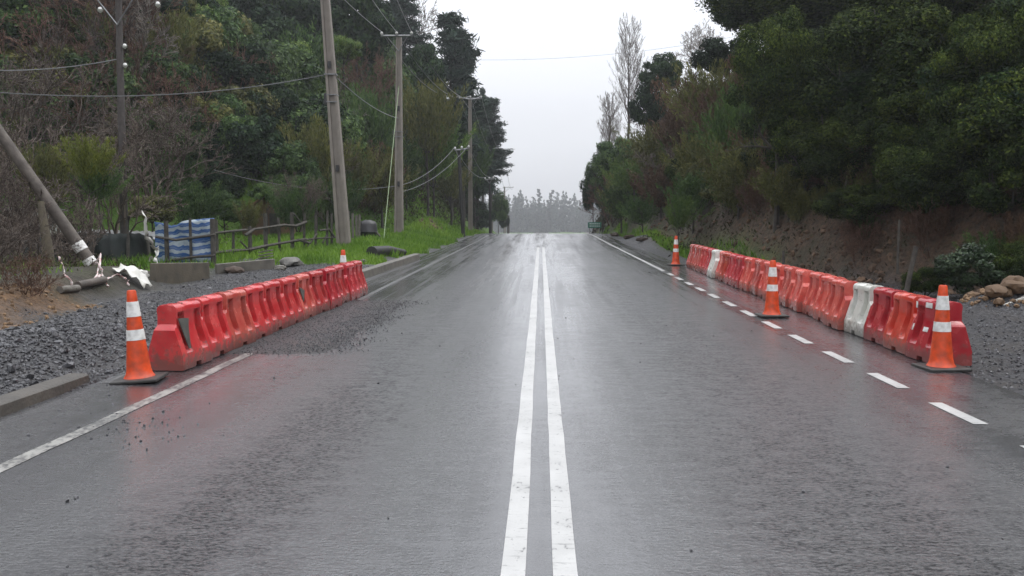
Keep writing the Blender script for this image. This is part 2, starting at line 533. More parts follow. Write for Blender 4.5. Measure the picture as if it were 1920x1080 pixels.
def terrain_material():
    g = G('hillside_ground')
    wg = g.attr('w_gravel'); wb = g.attr('w_earth'); wgr = g.attr('w_grass'); wo = g.attr('w_clay')
    n = g.noise(1.1, 6, None, .6); n2 = g.noise(7, 5, None, .65); n3 = g.noise(30, 4)
    # litter
    col = g.mix(g.rng(n, .35, .65), (.030, .026, .018), (.045, .048, .020))
    col = g.mix(g.rng(n2, .45, .7), col, (.058, .046, .033))
    earth = g.mix(g.rng(n2, .35, .65), (.036, .024, .015), (.108, .067, .041))
    earth = g.mix(g.rng(n, .5, .68), earth, (.045, .040, .022))
    clay = g.mix(g.rng(n2, .35, .65), (.080, .047, .024), (.19, .108, .052))
    grass = g.mix(g.rng(n2, .3, .7), (.06, .125, .014), (.10, .19, .022))
    v = g.voro(24, None, 'Color'); vd = g.voro(24)
    gr = g.mix(g.xyz(v)[0], (.018, .018, .020), (.080, .080, .086))
    gr = g.mix(g.math('MULTIPLY', g.rng(n, .48, .66), .45), gr, (.055, .045, .036))
    col = g.mix(wb, col, earth); col = g.mix(wgr, col, grass); col = g.mix(wo, col, clay); col = g.mix(wg, col, gr)
    nn = g.bump(g.noise(2.6, 6, None, .7), .9, .25)
    nn = g.bump(n2, .9, .10, nn)
    nn = g.bump(n3, .6, .02, nn)
    nn = g.bump(g.math('SUBTRACT', 1.0, vd), g.math('MULTIPLY', wg, .9), .03, nn)
    return g.out(col, g.rng(wg, 0, 1, .8, .4), nn, .4)


M_road = road_material()
M_white = paint_material('road_paint_white', (.43, .43, .42), .30)
M_worn = paint_material('road_paint_worn', (.29, .285, .265), .85)
M_faint = paint_material('road_paint_faint', (.13, .13, .13), .9)

# ------------------------------------------------------------------ terrain sheet
xs = np.unique(np.concatenate([np.arange(-16, 16.01, .22), np.arange(-60, -16, .8), np.arange(16.4, 60, .8),
                               np.arange(-700, -60, 16), np.arange(64, 700, 16), [-4.5, -4.44, 4.44, 4.5]]))
ys = np.unique(np.concatenate([np.arange(4, 36, .2), np.arange(36, 90, .5), np.arange(90, 260, 3), np.arange(-60, 4, 1.5), np.arange(264, 900, 30)]))
XX, YY = np.meshgrid(xs, ys)
ZZ = terrain(XX, YY)
road_in = np.abs(XX) < 4.44
ZZ = np.where(road_in, zroad(YY) - .12, ZZ)
far = sst(180, 330, np.hypot(XX, YY - 40))
ZZ = ZZ * (1 - far) + far * (-6.0 + 3 * fbm(XX * .01, YY * .01, 77))
V = np.stack([XX, YY, ZZ], -1).reshape(-1, 3)
ny, nx = XX.shape
idx = np.arange(ny * nx).reshape(ny, nx)
F = np.stack([idx[:-1, :-1], idx[:-1, 1:], idx[1:, 1:], idx[1:, :-1]], -1).reshape(-1, 4)
me = npmesh('ground', V, F, terrain_material(), smooth=True)
x, y = V[:, 0], V[:, 1]


def masks(x, y):
    e = vnoise(x * 1.1, y * 1.1, 41) - .5
    e2 = fbm(x * .5, y * .35, 44)
    dl = -x - toe_left(y); dr = x - toe_right(y)
    grav_l = (1 - sst(7.0, 8.2, -x - .10 * np.clip(y - 10, 0, 20) + e * .9)) * sst(3.8, 4.0, -x) * (1 - sst(25, 29, y + e * 3))
    verge = (1 - sst(5.1 - .035 * np.clip(y - 26, 0, 14), 5.8 - .05 * np.clip(y - 26, 0, 14), -x + e * 1.2)) * sst(3.8, 4.0, -x) * sst(20, 24, y) * (1 - sst(75, 90, y))
    grav_r = sst(3.8, 4.0, x) * (1 - sst(-.9, .1, dr + e * .7)) * (1 - sst(22, 27, y))
    grav_r2 = sst(3.8, 4.0, x) * (1 - sst(5.0, 5.5, x + e * .5)) * sst(20, 25, y)
    grav = np.clip(grav_l + verge + grav_r + grav_r2, 0, 1)
    earth = sst(-.9, -.2, dr) * (1 - sst(1.6, 3.6, dr + e2 * 3)) * (1 - sst(30, 46, y + e2 * 8) * .8)
    earth = np.maximum(earth, sst(-.4, .6, dr) * (1 - sst(1.5, 3, dr)) * (vnoise(x * .4, y * .3, 9) > .62) * .8)
    grass = sst(4.6, 5.2, -x + e * 1.0) * sst(23, 27, y) * (1 - sst(2.0, 4.0, dl + e2 * 3)) * (1 - grav * .7)
    grass = np.maximum(grass, sst(4.9, 5.3, x) * (1 - sst(-.3, .6, dr + e2)) * sst(25, 28, y) * (1 - grav))
    clay = sst(.0, .35, -x - (7.3 + .10 * (y - 10)) + e * .5) * (1 - sst(.9, 1.7, -x - (7.3 + .10 * (y - 10)) + e)) * sst(7, 9, y) * (1 - sst(14.5, 17, y))
    m = at(1895, 585, 15.2)
    clay = np.maximum(clay, np.exp(-(((x - m.x) / .85) ** 2 + ((y - m.y) / .9) ** 2) * 1.3) > .35)
    clay = np.maximum(clay, .75 * (np.exp(-(((x + 6.7) / 1.0) ** 2 + ((y - 53) / 4) ** 2)) > .45))
    clay = np.maximum(clay, .55 * (np.exp(-(((x - 5.4) / .8) ** 2 + ((y - 44) / 5) ** 2)) > .5))
    return grav, earth, grass, clay.astype(float)


for nm, w in zip(('w_gravel', 'w_earth', 'w_grass', 'w_clay'), masks(x, y)):
    a = me.attributes.new(nm, 'FLOAT', 'POINT'); a.data.foreach_set('value', np.asarray(w, np.float32))
tag(link('ground', me), kind='structure')

# ------------------------------------------------------------------ road + markings


def strip(name, x0, x1, y0, y1, dz, m, step=.5, skirt=False, wob=0.0, slant=0.0, kind='structure'):
    yy = np.arange(y0, y1 + 1e-6, min(step, (y1 - y0)))
    if yy[-1] < y1 - 1e-4: yy = np.append(yy, y1)
    cols = [x0, x1] if not skirt else list(np.linspace(x0, x1, 11))
    rows = []
    for yv in yy:
        o = wob * (vnoise(np.array([yv * 2.1]), np.array([x0 * 7.0]), 3)[0] - .5)
        rows.append([(c + o + slant * (yv - y0), yv, zroad(yv) + dz) for c in cols])
    if skirt:
        rows = [[(r[0][0] - .01, r[0][1], r[0][2] - .12)] + r + [(r[-1][0] + .01, r[-1][1], r[-1][2] - .12)] for r in rows]
    k = len(rows[0]); V = np.array(rows).reshape(-1, 3)
    idx = np.arange(len(rows) * k).reshape(len(rows), k)
    F = np.stack([idx[:-1, :-1], idx[:-1, 1:], idx[1:, 1:], idx[1:, :-1]], -1).reshape(-1, 4)
    return tag(link(name, npmesh(name, V, F, m, smooth=not skirt)), kind=kind)


rd = strip('road', -4.46, 4.46, -50, 200, 0, M_road, .5, True)
rd.data.polygons.foreach_set('use_smooth', [True] * len(rd.data.polygons)); rd.data.set_sharp_from_angle(angle=R(40))
strip('road_centre_line', -.178, -.066, -40, 41, .004, M_white, .5, wob=.012)
strip('road_centre_line', .062, .174, -40, 41, .004, M_white, .5, wob=.012)
strip('road_edge_line', -3.57, -3.45, -40, 10.5, .004, M_worn, .5, wob=.02)
strip('road_edge_line', -3.57, -3.46, 16.8, 60, .004, M_faint, .5, wob=.02)
yv = 7.02 - 1.5 * 3
while yv < 24:
    strip('road_edge_dash', 3.43, 3.55, yv, yv + .82, .004, M_white, .41)
    yv += 1.49
strip('road_edge_line', 3.43, 3.54, 25, 130, .004, M_white, .5, wob=.015)
strip('road_edge_dash', -4.35, -4.25, 8.5, 9.4, .004, M_faint, .45)

# gravel patch where the asphalt is dug out along the barriers
M_gravel = gravel_material('wet_gravel', (.012, .012, .013), (.060, .060, .064), 60)
n = 44; pv = []
yy = np.linspace(10.35, 16.7, n)
for yv in yy:
    o = .12 * (vnoise(np.array([yv * 1.7]), np.array([1.]), 4)[0] - .5) + .05 * (vnoise(np.array([yv * 6]), np.array([2.]), 4)[0] - .5)
    e = -2.42 + o - .10 * (yv > 16.4)
    pv.append([(u, yv + (.14 * (vnoise(np.array([u * 4]), np.array([5.]), 6)[0] - .5) if (yv in (yy[0], yy[-1])) else 0), zroad(yv) + .005 + (.008 * math.sin(math.pi * k / 8) if 0 < k < 8 else -.015) + (-.02 if yv in (yy[0], yy[-1]) else 0)) for k, u in enumerate(np.linspace(-4.4, e, 9))])
pv = np.array(pv); idx = np.arange(n * 9).reshape(n, 9)
F = np.stack([idx[:-1, :-1], idx[:-1, 1:], idx[1:, 1:], idx[1:, :-1]], -1).reshape(-1, 4)
tag(link('gravel_patch', npmesh('gravel_patch', pv.reshape(-1, 3), F, M_gravel, smooth=True)), kind='structure')

# ------------------------------------------------------------------ stones (stuff)
ICO = bmesh.new(); bmesh.ops.create_icosphere(ICO, subdivisions=1, radius=1)
ICO_V = np.array([v.co[:] for v in ICO.verts]); ICO.verts.ensure_lookup_table()
ICO_F = np.array([[v.index for v in f.verts] for f in ICO.faces]); ICO.free()


def stones(name, P, size, m, seed=1, flat=.6, smooth=False):
    rng = np.random.default_rng(seed); n = len(P)
    q = rng.normal(size=(n, 4)); q /= np.linalg.norm(q, axis=1, keepdims=True)
    w, a, b, c = q.T
    Rm = np.stack([1 - 2 * (b * b + c * c), 2 * (a * b - c * w), 2 * (a * c + b * w), 2 * (a * b + c * w), 1 - 2 * (a * a + c * c), 2 * (b * c - a * w),
                   2 * (a * c - b * w), 2 * (b * c + a * w), 1 - 2 * (a * a + b * b)], -1).reshape(n, 3, 3)
    sc = np.asarray(size)[:, None] * (1 + .5 * (rng.random((n, 3)) - .5)) * np.array([1.15, 1, flat])
    v = ICO_V[None] * (1 + .3 * (rng.random((n, 12, 1)) - .5)) * sc[:, None, :]
    v = np.einsum('nij,nkj->nki', Rm, v) + np.asarray(P)[:, None, :]
    F = (ICO_F[None] + (np.arange(n) * 12)[:, None, None]).reshape(-1, 3)
    t = np.repeat(rng.random(n), 20)
    return npmesh(name, v.reshape(-1, 3), F, m, smooth=smooth, tint=t)


def stone_mat(name, a, b, rough=.35):
    g = G(name); t = g.attr('tint')
    col = g.mix(t, a, b)
    col = g.mix(g.math('MULTIPLY', g.rng(g.noise(18, 4), .45, .65), .4), col, tuple(k * .6 for k in a))
    return g.out(col, rough, g.bump(g.noise(60, 4), .4, .01), .5)


M_stone = stone_mat('wet_stone', (.013, .013, .015), (.082, .082, .090))
M_clod = stone_mat('clay_clod', (.10, .058, .028), (.25, .155, .078), .75)
M_brownclod = stone_mat('soil_clod', (.045, .028, .018), (.150, .088, .050), .8)


def scatter(n, x0, x1, y0, y1, seed, cond):
    rng = np.random.default_rng(seed)
    x = x0 + (x1 - x0) * rng.random(n); u = rng.random(n)
    y = y0 * (y1 / y0) ** u
    k = cond(x, y); x, y = x[k], y[k]
    return x, y, rng


def g_l(x, y):
    g = masks(x, y)[0]; r = np.random.default_rng(5).random(len(x)); return (g > .5) & (x < -4.47) & (r < .95)


x, y, rng = scatter(30000, -9.5, -4.47, 6.8, 27, 21, g_l)
heap = np.exp(-(((x + 6.0) / 1.6) ** 2 + ((y - 9.8) / 3.2) ** 2))
s = .008 + .012 * rng.random(len(x)) ** 2 + .014 * heap * rng.random(len(x)) + .03 * (rng.random(len(x)) > .985)
tag(link('gravel', stones('gravel', np.stack([x, y, terrain(x, y) + s * .2], -1), s, M_stone, 3)), 'loose dark wet gravel heaped along the shoulder beside the cone', kind='stuff')
x, y, rng = scatter(9000, 4.47, 11, 8.5, 26, 22, lambda x, y: masks(x, y)[0] > .5)
s = .010 + .014 * rng.random(len(x)) ** 2
tag(link('gravel', stones('gravel', np.stack([x, y, terrain(x, y) + s * .2], -1), s, M_stone, 4)), 'grey gravel spread between the barrier row and the earth bank', kind='stuff')
x, y, rng = scatter(9000, -3.7, -2.0, 10.0, 17.2, 23, lambda x, y: np.random.default_rng(6).random(len(x)) < np.clip(1.1 * sst(-2.05, -2.7, x + .5 * (vnoise(x * 2, y * 2, 5) - .5)) * sst(10.15, 10.8, y) * sst(17.1, 16.2, y), .0, 1))
s = .004 + .008 * rng.random(len(x)) ** 2
tag(link('gravel', stones('gravel', np.stack([x, y, zroad(y) + .012 + s * .2], -1), s, M_stone, 5)), 'gravel filling the dug-out patch of road along the barriers', kind='stuff')
x, y, rng = scatter(16000, 5.5, 16, 13, 50, 24, lambda x, y: (x - toe_right(y) > -.7) & (x - toe_right(y) < 2.4) & (vnoise(x * 1.4, y * 1.4, 55) > .42))
s = .018 + .10 * rng.random(len(x)) ** 4
tag(link('soil_crumbs', stones('soil_crumbs', np.stack([x, y, terrain(x, y) + s * .2], -1), s, M_brownclod, 7, .8)), 'crumbled brown soil clinging to and fallen from the earth bank', kind='stuff')
x, y, rng = scatter(2600, -11, -7, 8, 17, 25, lambda x, y: masks(x, y)[3] > .3)
s = .012 + .045 * rng.random(len(x)) ** 4
tag(link('soil_crumbs', stones('soil_crumbs', np.stack([x, y, terrain(x, y) + s * .2], -1), s, M_clod, 8, .8)), 'loose ochre soil crumbs on the clay scarp by the gravel', kind='stuff')
x, y, rng = scatter(1500, -8, -5.2, 46, 62, 26, lambda x, y: masks(x, y)[3] > .3)
s = .03 + .10 * rng.random(len(x)) ** 4
tag(link('soil_crumbs', stones('soil_crumbs', np.stack([x, y, terrain(x, y) + s * .2], -1), s, M_brownclod, 9, .8)), 'brown landslip rubble at the foot of the grassy bank', kind='stuff')
x, y, rng = scatter(2600, 6.5, 10.5, 13, 18, 27, lambda x, y: masks(x, y)[3] > .3)
s = .014 + .08 * rng.random(len(x)) ** 3
tag(link('soil_crumbs', stones('soil_crumbs', np.stack([x, y, terrain(x, y) + s * .3], -1), s, M_clod, 10, .8)), 'tan soil crumbs heaped on the dirt mound by the plank', kind='stuff')
# crumbs on the asphalt
P = []; sz = []
rr = random.Random(4)
for _ in range(150):
    yv = 3.6 * (22 / 3.6) ** rr.random(); P.append((rr.uniform(-4.3, 3.2) if rr.random() < .8 else rr.gauss(-4.0, .35), yv)); sz.append(.005 + .009 * rr.random() ** 2)
for _ in range(70):
    p = at(rr.gauss(235, 60), rr.gauss(815, 14), 6); yv = 1.6 * FPX / max(60, (rr.gauss(812, 18) - 417)); P.append((max(-4.4, (rr.gauss(235, 65) - 1014) / FPX * yv), yv)); sz.append(.005 + .008 * rr.random() ** 2)
P = np.array(P)
tag(link('gravel', stones('gravel', np.stack([P[:, 0], P[:, 1], zroad(P[:, 1]) + np.array(sz) * .4], -1), sz, M_stone, 6)), 'scattered stone crumbs lying on the wet asphalt', kind='stuff')

# ------------------------------------------------------------------ plastic barriers
def plastic(name, c, c2, mud=.35):
    g = G(name)
    X, Y, Z = g.xyz()
    oi = g.nt.nodes.new('ShaderNodeObjectInfo').outputs['Random']
    mp = g.nt.nodes.new('ShaderNodeVectorMath'); mp.operation = 'ADD'
    g.L(g.tc, mp.inputs[0]); cmb = g.nt.nodes.new('ShaderNodeCombineXYZ'); g.L(g.math('MULTIPLY', oi, 40.), cmb.inputs[0]); g.L(cmb.outputs[0], mp.inputs[1])
    n = g.noise(4.5, 5, mp.outputs[0], .6)
    col = g.mix(g.rng(n, .35, .65), c, c2)
    hs = g.nt.nodes.new('ShaderNodeHueSaturation'); g.L(col, hs.inputs['Color']); g.L(g.rng(oi, 0, 1, .76, 1.18), hs.inputs['Value'])
    st = g.noise(16, 6, mp.outputs[0], .7)
    low = g.math('SUBTRACT', 1.0, g.rng(Z, .02, .24))
    m = g.rng(g.math('ADD', st, g.math('MULTIPLY', low, .30)), .56, .70, 0, mud)
    scuff = g.rng(g.noise(9, 6, mp.outputs[0], .75), .64, .70, 0, .35)
    col = g.mix(m, hs.outputs[0], (.10, .085, .07)); col = g.mix(scuff, col, tuple(min(1, k * 1.15 + .06) for k in c2))
    g.b.inputs['Subsurface Weight'].default_value = 0
    return g.out(col, g.rng(n, .3, .7, .16, .32), g.bump(g.noise(30, 3), .12, .006), .5)


B_red = plastic('barrier_red_plastic', (.42, .020, .026), (.50, .058, .056), .7)
B_faded = plastic('barrier_faded_red_plastic', (.47, .055, .045), (.58, .125, .095), .6)
B_deep = plastic('barrier_crimson_plastic', (.36, .014, .026), (.46, .045, .05), .5)
B_orange = plastic('barrier_orange_red_plastic', (.50, .040, .025), (.57, .10, .07), .6)
B_white = plastic('barrier_white_plastic', (.60, .60, .53), (.70, .70, .66), .55)
M_rubber = mat('dark_rubber', (.018, .018, .017), .6, noise=(9, (.06, .058, .052), 1), bump=(40, .3))
M_flap = mat('weathered_dark_sheet', (.045, .047, .042), .5, noise=(7, (.10, .10, .09), .6))
M_refl = mat('reflective_white', (.72, .72, .70), .35, noise=(14, (.36, .35, .33), .35))

LB, HB = .735, .70


def barrier_mesh(name):
    # rows: (z, half width)
    prof = [(0, .200), (.015, .208), (.150, .206), (.175, .200), (.205, .190), (.235, .181), (.265, .172), (.33, .151), (.43, .120), (.455, .112), (.49, .108), (.56, .106), (.595, .107), (.62, .112), (.65, .112), (.675, .100), (.692, .078), (.70, .045), (.70, .0)]
    us = [-.3675, -.352, -.325, -.272, -.258, -.128, -.114, -.072, -.062, .062, .072, .114, .128, .258, .272, .325, .352, .3675]
    gro = {4: 1, 5: 1, 12: 1, 13: 1}
    top_in = .055

    def side(i, j):
        z, w = prof[j]; u = us[i]
        zz = z
        if us[8] <= u <= us[9] and z < .05: zz = .05 + z * .3
        if i in gro and .18 < z < .60:
            w = {.205: .168, .235: .120, .265: .070}.get(z, .058)
            if z > .56: w = .085
        e = min(i, len(us) - 1 - i)
        if z > .46:                      # hinge gap: upper body stops short and rounds off
            f = (1, .86, .38, 0)[min(e, 3)]
            u -= math.copysign(top_in * f, u)
            w *= (.45, .80, .97, 1)[min(e, 3)]
            if .60 < z and e >= 4 and 6 < i < 11: pass
        elif z > .435:
            u -= math.copysign(top_in * .35 * (1, .86, .38, 0)[min(e, 3)], u)
        if e == 0 and z <= .46: w *= .965
        # dipped filler seat in the middle of the top rim
        if z > .69 and 6 < i < 11: zz -= .018
        return u, w, zz
    V = []; F = []; nr = len(prof); nc = len(us)
    vid = {}
    for s in (1, -1):
        for i in range(nc):
            for j in range(nr):
                u, w, z = side(i, j)
                if j == nr - 1 and s == -1: vid[(s, i, j)] = vid[(1, i, j)]; continue
                vid[(s, i, j)] = len(V); V.append((u, s * w, z))
    for s in (1, -1):
        for i in range(nc - 1):
            for j in range(nr - 1):
                q = [vid[(s, i, j)], vid[(s, i + 1, j)], vid[(s, i + 1, j + 1)], vid[(s, i, j + 1)]]
                F.append(q if s == -1 else q[::-1])
    for i, flip in ((0, 0), (nc - 1, 1)):
        for j in range(nr - 1):
            a = [vid[(1, i, j)], vid[(-1, i, j)], vid[(-1, i, j + 1)], vid[(1, i, j + 1)]]
            a = [v for k, v in enumerate(a) if v not in a[:k]]
            F.append(a if flip else a[::-1])
    for i in range(nc - 1):
        F.append([vid[(1, i, 0)], vid[(1, i + 1, 0)], vid[(-1, i + 1, 0)], vid[(-1, i, 0)]])
    me = bpy.data.meshes.new(name); me.from_pydata(V, [], F); me.update()
    bm = bmesh.new(); bm.from_mesh(me); bmesh.ops.recalc_face_normals(bm, faces=bm.faces); bm.to_mesh(me); bm.free()
    me.polygons.foreach_set('use_smooth', [True] * len(me.polygons)); me.set_sharp_from_angle(angle=R(32))
    return me


BM = {}
for key, m in (('red', B_red), ('faded', B_faded), ('deep', B_deep), ('orange', B_orange), ('white', B_white)):
    me = BM['red'].copy() if BM else barrier_mesh('barrier_body')
    me.materials.clear(); me.materials.append(m); BM[key] = me
bm = bmesh.new(); bm_tube(bm, [(0, 0, 0), (0, 0, .012)], [.036, .032], 14)
bmesh.ops.recalc_face_normals(bm, faces=bm.faces)
CAP = {}
cap_me = bpy.data.meshes.new('filler_cap'); bm.to_mesh(cap_me); bm.free()
for key in BM:
    c = cap_me.copy(); c.materials.append({'red': B_red, 'faded': B_faded, 'deep': B_deep, 'orange': B_orange, 'white': B_white}[key]); CAP[key] = c


def barrier(key, x, y, rz, label, group):
    t = empty('water_barrier', (x, y, zroad(y) + .006), rz, label, 'barrier', group)
    b = link('body', BM[key], t)
    bv = b.modifiers.new('bevel', 'BEVEL'); bv.width = .009; bv.segments = 2; bv.limit_method = 'ANGLE'; bv.angle_limit = R(32)
    link('filler_cap', CAP[key], t, (0, 0, .683))
    return t


ORD = ['first', 'second', 'third', 'fourth', 'fifth', 'sixth', 'seventh', 'eighth', 'ninth', 'tenth', 'eleventh', 'twelfth', 'thirteenth', 'fourteenth',
       'fifteenth', 'sixteenth', 'seventeenth', 'eighteenth', 'nineteenth', 'twentieth', 'twenty-first', 'twenty-second', 'twenty-third', 'twenty-fourth']
rr = random.Random(2)
gA = 'plastic barriers along the dug-out gravel patch'
pa, pb = Vector((-4.04, 9.18)), Vector((-3.76, 18.05))
NL = 12; d = (pb - pa); rz = math.atan2(d.y, d.x); pitch = d.length / NL
keysA = ['red', 'red', 'faded', 'red', 'red', 'red', 'faded', 'red', 'deep', 'red', 'deep', 'red']
colA = {'red': 'red', 'faded': 'faded orange-red', 'deep': 'deep red'}
rowA = []
for i in range(NL):
    c = pa + d * ((i + .5) / NL)
    lab = f'{colA[keysA[i]]} plastic barrier, {ORD[i]} from the cone in the row along the gravel patch'
    if i == 0: lab = 'red plastic barrier with a dark torn sheet on its side, beside the cone'
    if i == 6: lab = 'faded orange-red plastic barrier with a small dark triangle midway along the gravel patch row'
    if i == 11: lab = 'red plastic barrier at the uphill end of the row along the gravel patch'
    rowA.append(barrier(keysA[i], c.x + rr.gauss(0, .018), c.y, rz + rr.gauss(0, .028) + (.05 if i == 7 else 0), lab, gA))


def flap(parent, pts, name, m, th=.012):
    bm = bmesh.new(); vs = [bm.verts.new(p) for p in pts]; f = bm.faces.new(vs)
    r = bmesh.ops.extrude_face_region(bm, geom=[f]); nv = [v for v in r['geom'] if isinstance(v, bmesh.types.BMVert)]
    n = (Vector(pts[1]) - Vector(pts[0])).cross(Vector(pts[2]) - Vector(pts[0])).normalized()
    for v in nv: v.co += n * th
    return bm_obj(name, bm, m, parent)


# local -Y is the side facing the road for this row
flap(rowA[0], [(-.30, -.128, .555), (-.06, -.128, .535), (-.085, -.140, .42), (-.16, -.196, .215), (-.20, -.196, .215)], 'torn_sheet', M_flap)
flap(rowA[6], [(-.33, -.128, .52), (-.05, -.130, .45), (-.22, -.165, .28)], 'torn_sheet', M_flap)

gB = 'plastic barriers below the earth bank'
keysB = ['deep', 'orange', 'deep', 'white', 'faded', 'faded', 'faded', 'faded', 'faded', 'faded', 'faded', 'faded', 'faded', 'deep', 'deep', 'orange', 'faded', 'white', 'deep', 'red', 'faded', 'faded', 'faded']
colB = {'deep': 'crimson', 'faded': 'faded coral-red', 'orange': 'orange-red', 'red': 'bright red', 'white': 'white'}
pa, pb = Vector((4.56, 9.74)), Vector((4.60, 26.9))
NR = len(keysB); d = pb - pa; rz = math.atan2(d.y, d.x)
rowB = []
for i in range(NR):
    c = pa + d * ((i + .5) / NR)
    lab = f'{colB[keysB[i]]} plastic barrier, {ORD[i]} from the near cone in the row below the earth bank'
    if i == 0: lab = 'crimson plastic barrier with white reflective stickers, half hidden behind the cone'
    if i == 3: lab = 'dirty white plastic barrier near the stickered crimson one below the earth bank'
    if i == 17: lab = 'white plastic barrier near the uphill end of the row below the earth bank'
    if i == NR - 1: lab = 'faded coral-red plastic barrier at the uphill end of the row below the earth bank'
    rowB.append(barrier(keysB[i], c.x + rr.gauss(0, .022), c.y, rz + rr.gauss(0, .035), lab, gB))


def sticker(parent, u, z, w, h, side):
    # lies on the pillar face of the +Y side (towards the road)
    wl = .112 + .003 if z > .48 else .112 + (.455 - z) * .315 + .004
    tilt = 0 if z > .48 else math.atan(.315)
    bm = bmesh.new(); bm_box(bm, (0, 0, 0), (w, .004, h))
    o = bm_obj('reflective_sticker', bm, M_refl, parent, bevel=.0015)
    o.location = (u, side * wl, z); o.rotation_euler = (-side * -tilt if side < 0 else tilt, 0, 0)


for (u, z, w, h) in ((0.0, .635, .15, .06), (.255 + .03, .62, .04, .075), (-.29, .58, .03, .09), (0.0, .36, .11, .055), (-.30, .36, .03, .08), (.30, .36, .03, .08)):
    sticker(rowB[0], u, z, w, h, 1)

# ------------------------------------------------------------------ traffic cones
M_orange = mat('cone_orange_rubber', (.74, .075, .012), .42, noise=(11, (.30, .04, .014), .75), bump=(18, .25))
M_base = mat('cone_black_base', (.014, .014, .014), .5, noise=(9, (.05, .045, .04), .8))


def cone_profile(z):
    return .124 + (.042 - .124) * ((z - .045) / .875)


def lathe(bm, prof, n=28):
    rings = [[bm.verts.new((r * math.cos(2 * math.pi * k / n), r * math.sin(2 * math.pi * k / n), z)) for k in range(n)] for z, r in prof]
    for a, b in zip(rings[:-1], rings[1:]):
        for k in range(n): bm.faces.new((a[k], a[(k + 1) % n], b[(k + 1) % n], b[k]))
    return rings


bm = bmesh.new()
pr = [(.042, .150), (.055, .142), (.075, .128)] + [(z, cone_profile(z)) for z in np.linspace(.12, .905, 12)] + [(.918, .038), (.92, .030), (.86, .026)]
rings = lathe(bm, pr); bm.faces.new(rings[-1])
cone_body = bm_obj('cone_body', bm, M_orange, None, True, 50); cone_body_me = cone_body.data; bpy.data.objects.remove(cone_body)


def band_me(z0, z1):
    bm = bmesh.new()
    lathe(bm, [(z0, cone_profile(z0) + .0005), (z0, cone_profile(z0) + .0035), (z1, cone_profile(z1) + .0035), (z1, cone_profile(z1) + .0005)])
    o = bm_obj('band', bm, M_refl, None, True, 40); m = o.data; bpy.data.objects.remove(o); return m


bands = [band_me(.655, .805), band_me(.42, .525)]
bm = bmesh.new()
r = bmesh.ops.create_cube(bm, size=1)
for v in r['verts']:
    v.co = Vector((v.co.x * .45, v.co.y * .45, v.co.z * .035 + .0235))
o = bm_obj('base', bm, M_base, None, bevel=.012); base_me = o.data; bpy.data.objects.remove(o)


def cone(x, y, z, label, rz=0, tilt=(0, 0)):
    t = empty('traffic_cone', (x, y, z), 0, label, 'traffic cone', 'orange traffic cones at the barrier rows')
    t.rotation_euler = (tilt[0], tilt[1], rz)
    link('cone_body', cone_body_me, t)
    for b in bands: link('reflective_band', b, t)
    o = link('rubber_base', base_me, t)
    bv = o.modifiers.new('bevel', 'BEVEL'); bv.width = .012; bv.segments = 2
    return t


cone(-4.04, 8.66, .006, 'orange cone tilted at the head of the barrier row beside the kerb', R(8), (0, R(-3.5)))
p = at(645, 470, 18.6); cone(p.x - .02, 18.6, th(p.x, 18.6) - .01, 'orange cone mostly hidden behind the uphill end of the gravel patch row', R(20))
cone(4.35, 9.62, .006, 'orange cone standing against the crimson barrier with stickers', R(4), (0, R(-.6)))
p = at(1447, 594, 14.4); cone(p.x, 14.4, zroad(14.4) + .004, 'orange cone standing on the asphalt midway along the coral barrier row', R(2))
p = at(1267, 496, 27.6); cone(p.x, 27.6, zroad(27.6) + .004, 'orange cone on the uphill end of the barrier row below the bank', R(10))

# ------------------------------------------------------------------ kerbs, concrete, rocks
M_conc = mat('old_concrete', (.105, .088, .064), .6, noise=(3.5, (.050, .045, .034), .8), bump=(28, .5))
M_conc_l = mat('pale_concrete', (.13, .12, .10), .6, noise=(4, (.06, .056, .048), .8), bump=(28, .5))
M_kerb = mat('dirty_kerb', (.075, .066, .054), .55, noise=(3.5, (.034, .031, .027), .9), bump=(26, .6))
M_pole = mat('pole_concrete', (.215, .19, .165), .7, noise=(2.2, (.15, .13, .11), .6), bump=(30, .4))
M_rock = mat('dark_rock', (.06, .056, .05), .5, noise=(6, (.12, .115, .10), .6), bump=(14, .8))
M_wood = mat('weathered_wood', (.030, .026, .022), .75, noise=(9, (.075, .068, .055), .6), bump=(30, .6))
M_wood_g = mat('grey_wood', (.085, .075, .062), .75, noise=(9, (.16, .15, .13), .6), bump=(30, .6))
M_dpole = mat('brown_timber_pole', (.040, .033, .030), .7, noise=(8, (.065, .055, .05), .5), bump=(24, .4))
M_tar = mat('black_tar', (.008, .008, .008), .6, noise=(8, (.018, .016, .015), .5))
M_metal = mat('galvanised_steel', (.22, .225, .23), .45, .6, noise=(7, (.12, .12, .12), .5))
M_wire = mat('aluminium_wire', (.12, .122, .126), .45, .3)
M_cable = mat('black_cable', (.018, .018, .019), .5)
M_porc = mat('white_porcelain', (.68, .68, .66), .25, noise=(12, (.45, .44, .42), .4))


